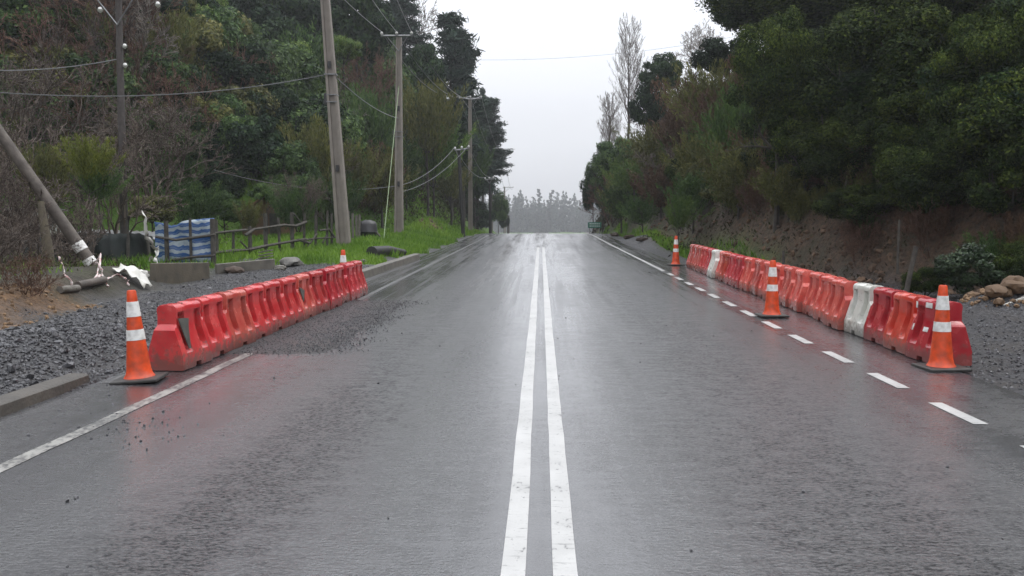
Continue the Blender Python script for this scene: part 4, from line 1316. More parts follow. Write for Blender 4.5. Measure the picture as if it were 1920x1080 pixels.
# grey palings beside the leaning concrete pole, black drum
pg = ground_at(662, 452, 26)
pf = empty('paling_fence', pg, 0, 'bundle of weathered grey palings standing beside the tall concrete pole', 'fence')
for i, (px, top) in enumerate(((655, 396), (661, 400), (667, 404), (671, 402))):
    q = at(px, top, pg.y); bm = bmesh.new(); bm_tube(bm, [(q.x - pg.x, .04 * i, -.2), (q.x - pg.x + .03 * (i - 1.5), .04 * i, q.z - pg.z)], .055, 6); bm_obj('paling', bm, M_wood_g, pf, True)
pg = ground_at(690, 449, 28); bm = bmesh.new()
rings = lathe(bm, [(0, .30), (.03, .36), (.30, .41), (.34, .43), (.38, .41), (.66, .39), (.78, .32), (.84, .16), (.86, .15), (.86, .0001)], 24); bm.faces.new(rings[0])
o = bm_obj('water_drum', bm, mat('black_poly_drum', (.012, .012, .013), .45), None, True, 50); o.location = pg; tag(o, 'black domed plastic drum on the grass between the concrete poles', 'drum')
a = ground_at(722, 452, 28); bm = bmesh.new(); bm_tube(bm, [a + Vector((0, 0, -.05)), at(706, 436, a.y + .3)], .05, 7); tag(bm_obj('strut', bm, M_wood, None, True), 'dark strut leaning from the grass towards the black drum', 'strut')

# posts in the earth bank and plank on the dirt mound
for (px, top, bx, bot, Y, r, lab) in ((1718, 462, 1692, 548, 17.2, .055, 'mossy timber post leaning on the earth bank beside the glossy shrub'), (1469, 470, 1470, 500, 21.5, .035, 'thin dark stake standing behind the coral barriers'), (1686, 412, 1684, 470, 19, .03, 'slender stake high on the dark earth bank')):
    t_ = at(px, top, Y); b_ = at(bx, bot, Y); b_.z = min(b_.z, th(b_.x, Y) - .2) if r > .04 else b_.z - .5
    bm = bmesh.new(); bm_tube(bm, [b_, b_.lerp(t_, .5), t_], [r, r * .95, r * .85], 8); tag(bm_obj('wooden_post', bm, M_wood, None, True), lab, 'post')
a, b = at(1888, 572, 14.6), at(1935, 549, 14.9); d = b - a
bm = bmesh.new(); bm_box(bm, (0, 0, 0), (d.length, .14, .03)); o = bm_obj('plank', bm, M_sheet, None, bevel=.004); o.location = (a + b) / 2; o.rotation_euler = (0, -math.atan2(d.z, d.x), .1)
tag(o, 'whitish plank lying slanted across the tan dirt mound', 'plank')

# green direction sign beyond the crest
sg = at(1115, 422, 72); gz = th(sg.x, 72)
rs = empty('road_sign', (sg.x, 72, gz), 0, 'small green direction sign on two posts near the crest', 'road sign')
bm = bmesh.new(); bm_box(bm, (0, 0, sg.z - gz), (1.1, .04, .46)); bm_obj('panel', bm, mat('sign_green', (.015, .13, .085), .4), rs, bevel=.015)
for dz in (-.08, .10):
    bm = bmesh.new()
    for k in range(6): bm_box(bm, (-.36 + k * .145, -.024, sg.z - gz + dz), (.10 if k % 3 else .12, .006, .065))
    bm_obj('lettering', bm, mat('sign_white', (.6, .65, .62), .4), rs)
for s in (-1, 1):
    bm = bmesh.new(); bm_tube(bm, [(s * .4, .05, -.3), (s * .4, .05, sg.z - gz + .2)], .035, 8); bm_obj('post', bm, M_metal, rs, True)

# ------------------------------------------------------------------ vegetation materials
LM = {
    'green': leaf_mat('leaf_green', (.016, .036, .011), (.044, .088, .023), (.105, .165, .040)),
    'bright': leaf_mat('leaf_bright_green', (.026, .058, .012), (.072, .135, .024), (.160, .225, .046)),
    'dark': leaf_mat('leaf_dark_green', (.006, .015, .008), (.014, .034, .014), (.034, .062, .018), .6, .15, .25, .1),
    'deep': leaf_mat('leaf_deep_olive', (.006, .012, .004), (.018, .035, .008), (.074, .098, .017), .7, .1, .25, .06),
    'olive': leaf_mat('leaf_olive', (.040, .046, .013), (.092, .100, .027), (.165, .160, .046)),
    'yellow': leaf_mat('leaf_yellow_green', (.055, .068, .010), (.120, .145, .018), (.20, .22, .034)),
    'pine': leaf_mat('pine_needles', (.011, .024, .018), (.022, .044, .030), (.042, .072, .045), .6, .05),
    'brown': leaf_mat('dry_leaf_brown', (.034, .020, .013), (.075, .044, .027), (.14, .09, .055), .8, .05),
    'glossy': leaf_mat('leaf_glossy_wet', (.010, .022, .010), (.020, .042, .014), (.042, .070, .024), .4, .05, .2, .22),
    'grass': leaf_mat('grass_blade', (.060, .130, .014), (.115, .215, .024), (.19, .30, .042), .5, .25, .05),
    'far': leaf_mat('far_wood_leaf_hazed', (.035, .046, .038), (.055, .068, .056), (.08, .092, .075), .8, 0),  # leaf colour lightened to grey-green, so part of the haze is painted in
}
M_bark = mat('bark', (.030, .025, .021), .85, noise=(6, (.055, .048, .040), .6), bump=(18, .6))
M_twig = leaf_mat('twig_grey_brown', (.046, .033, .027), (.094, .072, .060), (.18, .15, .125), .8, 0, .2)
M_twig_red = leaf_mat('twig_red_brown', (.056, .029, .020), (.110, .060, .042), (.17, .105, .075), .8, 0, .2)
M_twig_pale = leaf_mat('twig_pale', (.085, .070, .060), (.16, .14, .12), (.24, .21, .18), .8, 0, .1)


def dome(rng, n, squash=.9, rlo=.24, rhi=.42, low=-.35):
    c = []; r = []
    while len(c) < n:
        p = rng.normal(size=3); p /= np.linalg.norm(p)
        p *= (.35 + .5 * rng.random() ** .5)
        if p[2] < low: continue
        c.append(p * np.array([1, 1, squash])); r.append(rlo + (rhi - rlo) * rng.random())
    return np.array(c), np.array(r)


def crown_mesh(name, seed, n_clumps, n_leaves, size, m, squash=.9, rlo=.2, rhi=.38, low=-.35, shell=.6):
    rng = np.random.default_rng(seed)
    c, r = dome(rng, n_clumps, squash, rlo, rhi, low)
    ct = np.clip(.35 + .45 * c[:, 2] + .3 * (rng.random(n_clumps) - .5), 0, 1) * 0 + rng.random(n_clumps)
    V, F, t = leaves(rng, c, r, n_leaves, size, shell=shell, ctint=ct)
    return npmesh(name, V, F, m, tint=t)


def wispy_mesh(name, seed, n_sprays, n_leaves, size, m):
    """upright sprays: broom-like shrubs"""
    rng = np.random.default_rng(seed)
    o = rng.normal(size=(n_sprays, 2)) * .35; top = np.stack([o[:, 0] * 1.7, o[:, 1] * 1.7, .15 + .85 * rng.random(n_sprays)], -1)
    b = np.stack([o[:, 0] * .6, o[:, 1] * .6, np.full(n_sprays, -.8)], -1)
    k = rng.integers(0, n_sprays, n_leaves); f = rng.random(n_leaves) ** .6
    P = b[k] + (top[k] - b[k]) * f[:, None] + rng.normal(size=(n_leaves, 3)) * .075 * (1.25 - f[:, None] * .6)
    d = (top - b)[k]; d /= np.linalg.norm(d, axis=1, keepdims=True); d = d + rng.normal(size=d.shape) * .4
    d /= np.linalg.norm(d, axis=1, keepdims=True); s = np.cross(d, rng.normal(size=d.shape)); s /= np.linalg.norm(s, axis=1, keepdims=True)
    L = size * (.6 + .9 * rng.random(n_leaves))[:, None]
    V = np.stack([P - d * L, P + s * L * .22, P + d * L, P - s * L * .22], 1).reshape(-1, 3)
    t = np.clip(rng.random(n_sprays)[k] * .5 + .25 + .2 * rng.normal(size=n_leaves), 0, 1)
    return npmesh(name, V, np.arange(n_leaves * 4).reshape(-1, 4), m, tint=t)


def pine_mesh(name, seed, m, whorls=15, dens=1.0, z0=-1.0, width=.42):
    """irregular pine: branches with up-turned needle tufts; z from z0 to 1, unit radius = width"""
    rng = np.random.default_rng(seed); C_, R_ = [], []
    tw = []
    for i in range(whorls):
        f = (i + .5 * rng.random()) / whorls; z = z0 + (1.0 - z0) * f
        rad = width * (1 - f) ** .55 * (.65 + .5 * rng.random())
        if f < .12: rad *= .75
        for k in range(rng.integers(4, 7)):
            a = rng.random() * 6.28; L = rad * (.55 + .6 * rng.random()); rise = .10 + .22 * f
            tw.append(((0, 0, z), (math.cos(a) * L, math.sin(a) * L, z + L * rise), .012, .004))
            nn = max(2, int(5 * L / width * dens + .5))
            for q in range(nn):
                g = .35 + .7 * (q + rng.random()) / nn
                C_.append((math.cos(a) * L * g + rng.normal() * .03, math.sin(a) * L * g + rng.normal() * .03, z + L * g * rise + .02 + .03 * rng.random())); R_.append(.06 + .075 * rng.random())
    C_.append((0, 0, 1.0)); R_.append(.04)
    n = int(len(C_) * 52 * dens)
    V, F, t = leaves(rng, C_, R_, n, .046, shape=.20, squash=(1, 1, .75), shell=.15, tilt=.2)
    return npmesh(name, V, F, m, tint=t), tw


CR = {}
for key, m in (('green', 'green'), ('bright', 'bright'), ('dark', 'dark'), ('deep', 'deep'), ('olive', 'olive')):
    for v in range(2):
        base = crown_mesh('crown_leaves', 100 + v * 7 + len(key), 26 + 8 * v, *((24000, .030) if key == 'deep' else (15000, .043)), LM[m], .9 + .1 * v)
        CR[(key, v)] = base
CR[('yellow', 0)] = crown_mesh('crown_leaves', 150, 26, 5000, .07, LM['yellow'], .8)
CR[('glossy', 0)] = crown_mesh('crown_leaves', 151, 30, 9000, .05, LM['glossy'], .85, low=-.8)
BIG = [crown_mesh('crown_leaves', 200 + v, 70, 70000, .0165, LM['deep'], .9, .14, .29, -.6, .6) for v in range(2)]
WSP = {(k, v): wispy_mesh('spray_leaves', 300 + v + len(k), 60, 8000, .06, LM[k]) for k in ('olive', 'green', 'brown', 'bright', 'yellow') for v in range(2)}
PINE = [pine_mesh('pine_needles', 400 + v, LM['pine'], 15 + 2 * v, 1.0, -1.0, .40) for v in range(3)]
BARE = []
for v, (m, up) in enumerate(((M_twig, .05), (M_twig_red, .06), (M_twig, .12), (M_twig_pale, .03))):
    rr = random.Random(500 + v); out = []
    for _ in range(8):
        a = rr.random() * 6.28
        grow(rr, (math.cos(a) * .12, math.sin(a) * .12, -1.0), (math.cos(a) * .55, math.sin(a) * .55, 1.1), 1.75, .030, 3, out, 6, .17, up, (3, 5), .66, .58, .0065, .12)
    P0 = [o[0] for o in out]; P1 = [o[1] for o in out]
    BARE.append(seg_mesh('twigs', P0, P1, [o[2] for o in out], [o[3] for o in out], m, tint=np.random.default_rng(v).random(len(out))))
print('bare segs', [len(b.polygons) // 3 for b in BARE])

G_tree_l = 'trees and shrubs on the wooded hill behind the fence'
G_tree_r = 'trees and shrubs on the slope above the earth bank'
TR = random.Random(77)


def trunk_obj(parent, H, r, lean=(0, 0), limbs=4, spread=.5, crown_r=1.0, m=None):
    out = []
    rr = random.Random(int(H * 1000) + limbs)
    pts = [Vector((lean[0] * f + .04 * H * .2 * math.sin(f * 5), lean[1] * f, -.5 + (H + .5) * f)) for f in np.linspace(0, 1, 8)]
    for i in range(7): out.append((pts[i], pts[i + 1], r * (1 - .1 * i), r * (1 - .1 * (i + 1))))
    for k in range(limbs):
        f = rr.randint(4, 6); a = rr.random() * 6.28
        grow(rr, pts[f], (math.cos(a), math.sin(a), .7), crown_r * .9, r * .5, 1, out, 4, .15, .12, (2, 3), .6, .6, .012)
    me = seg_mesh('trunk', [tuple(o[0]) for o in out], [tuple(o[1]) for o in out], [o[2] for o in out], [o[3] for o in out], m or M_bark, sides=6, tint=np.full(len(out), .5))
    return link('trunk', me, parent)


def plant(kind, px, py, rx, ry, Y, label, group, name='tree', cat='tree', lean=0.0, depth=None):
    """crown centred on the ray of photo pixel (px, py), half size rx, ry photo pixels, at distance Y (None: where the ray meets the hill)"""
    if Y is None:
        Y = march(px, py + ry * .75, 18) or 70
    hit = march(px, py, 12)
    if hit and hit < Y + .2 * rx / FPX * Y: Y = hit / (1 + .25 * rx / FPX)
    c = at(px, py, Y); RX = rx / FPX * Y; RZ = ry / FPX * Y
    gz = th(c.x, Y)
    base_z = min(gz, c.z - RZ * .75)
    t = empty(name, (c.x - lean, Y, base_z), 0, label, cat, group)
    H = c.z - base_z
    o = None
    dz = (depth or RX)
    if kind[0] == 'bare':
        o = link('branches', BARE[kind[1]], t); o.location = (lean, 0, H); o.scale = (RX, dz, RZ)
    elif kind[0] == 'pine':
        o = link('crown', PINE[kind[1]][0], t); o.location = (lean, 0, H); o.scale = (RX / .40, RX / .40, RZ)
        out = [((0, 0, -H - .5), (0, 0, 0), .16 + RX * .02, .13), ((0, 0, 0), (0, 0, RZ * .95), .13, .03)]
        out += [((a[0] * RX / .4, a[1] * RX / .4, a[2] * RZ), (b[0] * RX / .4, b[1] * RX / .4, b[2] * RZ), .05, .02) for a, b, _, _ in PINE[kind[1]][1]]
        me = seg_mesh('trunk', [q[0] for q in out], [q[1] for q in out], [q[2] for q in out], [q[3] for q in out], M_bark, sides=6, tint=np.full(len(out), .5))
        k = link('trunk', me, t); k.location = (lean, 0, H)
    else:
        me = BIG[kind[1]] if kind[0] == 'big' else WSP[kind[1:]] if kind[0] == 'wisp' else CR[kind]
        o = link('foliage' if name == 'shrub' else 'crown', me, t); o.location = (lean, 0, H); o.scale = (RX, dz, RZ)
        trunk_obj(t, max(.4, H), max(.03, min(.22, RX * .06)), (lean, 0), 4, crown_r=RX * .8)
    if o: o.rotation_euler = (0, 0, TR.random() * 6.28)
    return t


# ------------------------------------------------------------------ the wooded hill behind the fence
LH = [
    # kind, px, py, rx, ry, Y, label
    (('green', 0), 55, 45, 95, 80, 62, 'grey-green tree at the very top corner of the wooded hill'),
    (('green', 1), 160, 95, 62, 70, 58, 'dense green tree partly behind the brown timber pole'),
    (('bright', 0), 365, 78, 72, 66, 62, 'bright green round-topped tree standing on a thin visible trunk'),
    (('green', 1), 300, 30, 55, 50, 74, 'small grey-green tree peeking over the round-topped tree'),
    (('dark', 0), 520, 45, 95, 90, 66, 'large dark green tree filling the hill between round-topped tree and tall concrete pole'),
    (('green', 0), 455, 25, 60, 60, 70, 'medium green tree between the round-topped tree and the large dark tree'),
    (('green', 0), 555, 190, 62, 62, 56, 'leafy green tree whose crown touches the wire bracket of the tall concrete pole'),
    (('dark', 1), 668, 55, 75, 95, 66, 'dark tree rising directly behind the tip of the tall concrete pole'),
    (('bright', 1), 645, 92, 34, 32, 58, 'light green leafy clump just behind the tall concrete pole shaft'),
    (('dark', 0), 600, 0, 80, 60, 80, 'dark crown at the ridge over the tall concrete pole'),
    (('green', 1), 458, 285, 72, 58, 48, 'broad leafy bush with pale shoots above the ochre hut'),
    (('dark', 1), 415, 345, 45, 45, 45, 'dark bush in the hollow above the striped tarp gate'),
    (('bright', 0), 500, 165, 48, 40, 55, 'small light green bush below the large dark tree'),
    (('green', 0), 390, 205, 55, 50, 56, 'dull green bush under the round-topped tree trunk'),
    (('wisp', 'yellow', 0), 165, 300, 46, 48, 26.2, 'yellow-green bush beside the shaft of the brown timber pole'),
    (('wisp', 'green', 1), 185, 345, 38, 36, 26.6, 'small dark green bush tucked under the yellow-green one'),
    (('green', 1), 545, 330, 55, 60, 44, 'green bush overhanging the ochre hut door side'),
    (('wisp', 'olive', 0), 590, 300, 60, 80, 46, 'olive broom shrub right behind the tall concrete pole'),
    (('wisp', 'green', 0), 690, 250, 60, 85, 56, 'tall feathery green shrub between the two concrete poles'),
    (('wisp', 'olive', 1), 715, 340, 55, 62, 52, 'olive shrub low on the slope between the two concrete poles'),
    (('wisp', 'olive', 0), 800, 225, 58, 75, 60, 'pale olive shrub standing just past the upright concrete pole'),
    (('wisp', 'bright', 1), 812, 285, 50, 58, 62, 'yellowish-green broom shrub over the grassy bank'),
    (('wisp', 'green', 1), 762, 345, 36, 38, 60, 'low green shrub at the foot of the upright concrete pole'),
    (('wisp', 'olive', 1), 846, 335, 34, 42, 68, 'olive shrub behind the leaning black timber pole'),
    (('dark', 1), 845, 280, 42, 60, 74, 'dark leafy tree below the tallest pine'),
    (('green', 0), 735, 170, 48, 75, 66, 'mid green tree behind the upright concrete pole crossarm'),
    (('dark', 1), 790, 150, 45, 70, 70, 'blackish tree under the ragged pine'),
    (('dark', 0), 890, 350, 24, 45, 92, 'narrow dark bush between the black timber poles'),
    (('green', 1), 934, 395, 20, 34, 110, 'rounded hedge bush next to the far grey pole'),
    (('dark', 0), 944, 415, 11, 22, 128, 'last small dark bush before the crest'),
    (('wisp', 'green', 1), 360, 385, 55, 48, 37, 'feathery green shrub rising over the striped tarp'),
    (('green', 1), 420, 395, 40, 36, 38.5, 'low green bush between the striped tarp and the ochre hut'),
    (('olive', 0), 285, 395, 45, 40, 34.5, 'dull olive bush over the net fence end by the striped tarp'),
    (('wisp', 'olive', 0), 85, 330, 50, 60, 27, 'mossy olive shrub among bare twigs right behind the leaning pole'),
    (('green', 0), 30, 190, 50, 45, 48, 'grey-green bush among bare twigs above the leaning pole'),
    (('olive', 1), 270, 215, 60, 45, 52, 'olive-brown bush beside the brown timber pole on the slope'),
    (('olive', 0), 95, 200, 55, 48, 50, 'dull olive bush near the top end of the leaning pole'),
    (('wisp', 'green', 1), 330, 330, 50, 48, 43, 'thin green shrub above the low shed roof'),
    (('wisp', 'green', 0), 630, 375, 45, 52, 42, 'thin green shrub crowding the foot of the tall concrete pole'),
    (('wisp', 'green', 0), 548, 392, 40, 42, 37.5, 'feathery green shrub hiding the far half of the ochre hut'),
    (('wisp', 'olive', 0), 470, 405, 26, 30, 37.5, 'small olive shrub before the near corner of the ochre hut'),
    (('green', 0), 500, 365, 32, 30, 39, 'dark green bush hanging over the orange hut roof'),
    (('green', 1), 610, 240, 50, 52, 54, 'green bush behind the lower bracket of the tall concrete pole'),
    (('wisp', 'olive', 1), 660, 330, 42, 60, 48, 'straggly olive shrub behind the grey palings'),
    (('dark', 0), 640, 150, 60, 90, 90, 'dark tree filling the ridge gap just past the tall concrete pole'),
    (('green', 1), 700, 140, 55, 90, 86, 'grey-green ridge tree between the tall concrete pole and the upright crossarm'),
    (('dark', 1), 770, 260, 50, 90, 78, 'dark tree standing right behind the shaft of the upright concrete pole'),
    (('dark', 0), 870, 320, 38, 70, 92, 'dark tree low beneath the two tallest pines'),
    (('wisp', 'green', 1), 880, 300, 32, 60, 82, 'tall green shrub beneath the pine trunks'),
]
for k, px, py, rx, ry, Y, lab in LH:
    sh_ = k[0] in ('wisp', 'yellow') or 'bush' in lab
    plant(k, px, py, rx, ry, Y, lab, G_tree_l, 'shrub' if sh_ else 'tree', 'shrub' if sh_ else 'tree')
for kv, px, py, rx, ry, Y, lab in ((0, 845, 188, 70, 150, 80, 'tallest dark pine rising beyond the upright concrete pole'), (1, 868, 205, 48, 130, 86, 'second dark pine overlapping the tallest one towards the sky'),
                                   (2, 752, 45, 62, 105, 92, 'ragged pine with gaps in its crown above the upright crossarm'), (0, 798, 215, 52, 125, 84, 'dark pine squeezed between ragged pine and tallest pine'),
                                   (1, 895, 275, 44, 90, 98, 'shorter pine behind the slim concrete pole'), (2, 920, 258, 42, 70, 104, 'leaning pine with its tip nearest the open sky'),
                                   (0, 905, 240, 16, 70, 112, 'thin pine spire standing behind the shorter pine'), (1, 700, 20, 50, 90, 96, 'dark pine crown at the ridge behind the tall concrete pole')):
    plant(('pine', kv), px, py, rx, ry, Y, lab, G_tree_l, 'pine_tree', 'pine')
bl = 'leafless grey-brown shrub in the tangle of bare scrub around the brown timber pole'
for i, (v, px, py, rx, ry, Y) in enumerate(((0, 60, 250, 110, 110, 36), (1, 215, 190, 85, 90, 46), (0, 290, 300, 95, 90, 38), (2, 130, 160, 80, 100, 50), (1, 330, 240, 80, 80, 44), (0, 10, 370, 90, 110, 27.5), 
                                            (0, 215, 370, 85, 95, 30), (1, 60, 130, 90, 80, 52), (0, 20, 460, 100, 110, 22), (2, 120, 470, 60, 80, 24), (3, 250, 120, 70, 90, 56), (1, 160, 250, 90, 80, 40))):
    t = plant(('bare', v), px, py, rx, ry, Y, bl, 'leafless shrubs in the scrub around the brown timber pole', 'bare_shrub', 'bare shrub')
for i, (v, px, py, rx, ry, Y) in enumerate(((0, -5, 500, 80, 80, 18.5), (0, -20, 440, 90, 120, 21), (1, 50, 540, 55, 48, 17.5))):
    plant(('bare', v), px, py, rx, ry, Y, 'leafless tangle of twigs crowding the top of the clay scarp', 'leafless shrubs on top of the clay scarp', 'bare_shrub', 'bare shrub')
for v, px, py, rx, ry, Y, lab in ((2, 610, 350, 50, 65, 47, 'leafless shrub with upright stems behind the tall concrete pole foot'), (3, 640, 260, 55, 75, 58, 'pale leafless shrub on the slope between the two concrete poles'),
                                  (1, 440, 190, 60, 70, 58, 'reddish leafless shrub below the large dark tree'), (2, 560, 390, 40, 45, 38, 'leafless bush beside the ochre hut'), (1, 690, 180, 45, 60, 62, 'reddish leafless shrub high between the concrete poles'),
                                  (3, 755, 90, 45, 80, 94, 'pale bare branches showing through the ragged pine')):
    plant(('bare', v), px, py, rx, ry, Y, lab, G_tree_l, 'bare_shrub', 'bare shrub')

# ------------------------------------------------------------------ the slope above the earth bank
RH = [
    (('big', 0), 1690, 150, 190, 165, 25, 'huge dark evergreen with olive shoots overhanging the earth bank'),
    (('big', 1), 1460, 150, 100, 150, 28, 'tall olive-topped evergreen on the road side of the huge dark one'),
    (('big', 1), 1890, 170, 140, 170, 23, 'dark evergreen crown beside the huge one, above the dirt mound'),
    (('big', 0), 1560, 20, 230, 90, 38, 'blackish tree crown at the top of the slope behind the evergreens'),
    (('big', 0), 1800, 10, 200, 90, 34, 'dark upper crown on the slope over the huge evergreen'),
    (('dark', 0), 1400, 15, 75, 70, 40, 'black-green tree jutting towards the sky at the top of the slope'),
    (('big', 1), 1600, 300, 130, 110, 25, 'lower skirt of dark evergreen foliage just above the bare earth'),
    (('big', 0), 1770, 330, 130, 100, 22.5, 'low dark evergreen bush beneath the huge crown'),
    (('deep', 0), 1900, 360, 90, 90, 20.5, 'dark bush above the dirt mound'),
    (('deep', 1), 1610, 385, 75, 42, 23, 'low leafy bush hanging over the brown bank'),
    (('glossy', 0), 1815, 505, 66, 54, 17.3, 'glossy wet dark green shrub at the foot of the bank'),
    (('deep', 0), 1735, 530, 40, 34, 17.6, 'small dark bush beside the mossy leaning post'),
    (('deep', 1), 1900, 505, 45, 55, 17.4, 'dull green bush behind the tan dirt mound'),
    (('wisp', 'green', 0), 1385, 250, 62, 85, 34, 'soft feathery green shrub against the olive-topped evergreen'),
    (('wisp', 'olive', 1), 1335, 190, 62, 70, 44, 'olive-brown shrub high on the slope beside the sky'),
    (('wisp', 'brown', 0), 1290, 200, 58, 60, 50, 'brown withered shrub on the upper slope'),
    (('dark', 1), 1240, 140, 40, 42, 62, 'round dark tree on the skyline next to the bare poplars'),
    (('dark', 0), 1218, 205, 38, 55, 62, 'dark bushy tree under the round skyline tree'),
    (('wisp', 'brown', 1), 1280, 265, 58, 48, 50, 'reddish-brown withered shrub midway up the slope'),
    (('wisp', 'olive', 0), 1225, 285, 60, 52, 54, 'olive-green shrub on the nose of the slope'),
    (('wisp', 'bright', 0), 1190, 330, 42, 36, 58, 'yellowish-green shrub low on the nose of the slope'),
    (('green', 0), 1160, 295, 42, 48, 68, 'leafy green bush below the bare poplars'),
    (('dark', 1), 1112, 365, 26, 46, 78, 'near-black bushy tree overhanging the far road edge'),
    (('green', 1), 1130, 330, 34, 40, 74, 'dark green bush between the near-black tree and the poplars'),
    (('wisp', 'green', 1), 1165, 375, 40, 40, 60, 'drooping green shrub above the green road sign'),
    (('wisp', 'olive', 1), 1320, 300, 55, 50, 42, 'drooping olive shrub in the middle of the slope'),
    (('wisp', 'brown', 0), 1240, 355, 48, 42, 48, 'brown bramble patch above the landslip'),
    (('wisp', 'green', 0), 1300, 365, 48, 40, 38, 'dull green bramble above the far cone'),
    (('wisp', 'olive', 0), 1385, 355, 55, 40, 32, 'mossy hanging shrub over the bare earth'),
    (('deep', 1), 1290, 320, 40, 40, 46, 'dark bush in the hollow of the slope'),
    (('wisp', 'bright', 1), 1272, 400, 30, 34, 36, 'fresh green fern clump near the far cone'),
    (('wisp', 'green', 1), 1205, 395, 34, 30, 48, 'small green tuft beside the landslip soil'),
    (('wisp', 'brown', 1), 1420, 300, 50, 55, 33, 'brown withered shrub below the olive-topped evergreen'),
    (('wisp', 'olive', 1), 1480, 350, 60, 40, 27.5, 'hanging olive brush at the lip of the brown bank'),
    (('dark', 0), 1350, 110, 50, 45, 48, 'dark ragged tree on the skyline beside bare twigs'),
    (('deep', 1), 1510, 250, 70, 70, 27, 'dark bush deep between the two big evergreens'),
]
for k, px, py, rx, ry, Y, lab in RH:
    sh_ = k[0] in ('wisp', 'glossy') or any(w in lab for w in ('bush', 'tuft', 'skirt'))
    plant(k, px, py, rx, ry, Y, lab, G_tree_r, 'shrub' if sh_ else 'tree', 'shrub' if sh_ else 'tree', depth=None)
for v, px, py, rx, ry, Y, lab in ((3, 1316, 100, 30, 40, 52, 'bare pale twigs on the skyline above the brown shrubs'), (1, 1345, 240, 50, 60, 42, 'reddish leafless shrub between brown and feathery shrubs'), (0, 1260, 330, 45, 45, 48, 'leafless grey shrub over the bramble patch')):
    plant(('bare', v), px, py, rx, ry, Y, lab, G_tree_r, 'bare_shrub', 'bare shrub')


def poplar(px, top, bot, Y, wpx, label, seed):
    rr = random.Random(seed); a = at(px, bot, Y); b = at(px, top, Y); H = b.z - a.z; Wd = wpx / FPX * Y
    gz = th(a.x, Y); t = empty('bare_poplar', (a.x, Y, min(gz, a.z)), 0, label, 'poplar', 'bare poplars beyond the slope')
    z0 = a.z - t.location.z
    out = [((0, 0, -.5), (0, 0, z0), .20, .16)]
    p = Vector((0, 0, z0)); n = 14; tr = []
    for i in range(n):
        q = p + Vector((rr.gauss(0, .05), rr.gauss(0, .05), H / n)); tr.append((p, q, .16 * (1 - i / n) + .015, .16 * (1 - (i + 1) / n) + .015)); p = q
    br = []
    for i in range(1, n - 1):
        for _ in range(5):
            ang = rr.random() * 6.28; f = i / n
            grow(rr, tr[i][0].lerp(tr[i][1], rr.random()), (math.cos(ang) * .5, math.sin(ang) * .5, 1.0), H * .34 * (1 - .45 * f), .045 * (1 - .5 * f), 2, br, 6, .08, .22, (3, 5), .40, .5, .010, .15)
    k = [Wd / (H * .22)] * 2
    br = [((o[0][0] * k[0], o[0][1] * k[1], o[0][2]), (o[1][0] * k[0], o[1][1] * k[1], o[1][2]), o[2], o[3]) for o in br]
    al = out + [(tuple(x[0]), tuple(x[1]), x[2], x[3]) for x in tr]
    link('trunk', seg_mesh('trunk', [o[0] for o in al], [o[1] for o in al], [o[2] for o in al], [o[3] for o in al], M_bark, sides=6, tint=np.full(len(al), .5)), t)
    link('branches', seg_mesh('branches', [o[0] for o in br], [o[1] for o in br], [o[2] for o in br], [o[3] for o in br], M_twig, tint=np.full(len(br), .6)), t)


poplar(1178, 60, 255, 108, 64, 'tall bare poplar with steep branches against the sky beyond the slope', 1)
poplar(1142, 190, 300, 116, 46, 'small bare poplar nearest the open sky', 3)


# ------------------------------------------------------------------ dense growth between the named trees
FR = random.Random(321)
ML = {'green': ('green', 0), 'green2': ('green', 1), 'dark': ('dark', 0), 'dark2': ('dark', 1), 'olive': ('olive', 0), 'bright': ('bright', 0), 'deep': ('deep', 0), 'deep2': ('deep', 1)}
LABF = {'green': 'plain green leafy', 'dark': 'dark green leafy', 'olive': 'dull olive leafy', 'bright': 'light green leafy', 'deep': 'blackish-green leafy', 'wo': 'olive broom-like', 'wg': 'feathery green', 'wb': 'brown withered', 'wl': 'fresh green feathery', 'bare': 'leafless brown', 'barer': 'leafless reddish'}


def fill(n, x0, x1, y0, y1, kinds, lo, hi, place, group, cond=None, ymax=110):
    done = 0
    for _ in range(n * 4):
        if done >= n: break
        px = FR.uniform(x0, x1); py = FR.uniform(y0, y1)
        if cond and not cond(px, py): continue
        Y = march(px, py, 16)
        if Y is None or Y > ymax: continue
        k = FR.choice(kinds); Rm = FR.uniform(lo, hi) * min(1.5, max(.7, Y / 55))
        me = CR[ML[k]] if k in ML else WSP[({'wo': 'olive', 'wg': 'green', 'wb': 'brown', 'wl': 'bright'}[k], FR.randint(0, 1))] if k in ('wo', 'wg', 'wb', 'wl') else BARE[0 if k == 'bare' else 1]
        p = at(px, py, Y); kk = k.rstrip('2')
        o = link('shrub', me); o.location = (p.x, Y, th(p.x, Y) + Rm * .45); o.scale = (Rm, Rm, Rm * FR.uniform(.8, 1.25)); o.rotation_euler = (0, 0, FR.random() * 6.28)
        tag(o, LABF[kk] + ' shrub of the dense growth ' + place, 'shrub', LABF[kk] + ' shrubs of the dense growth ' + place)
        done += 1


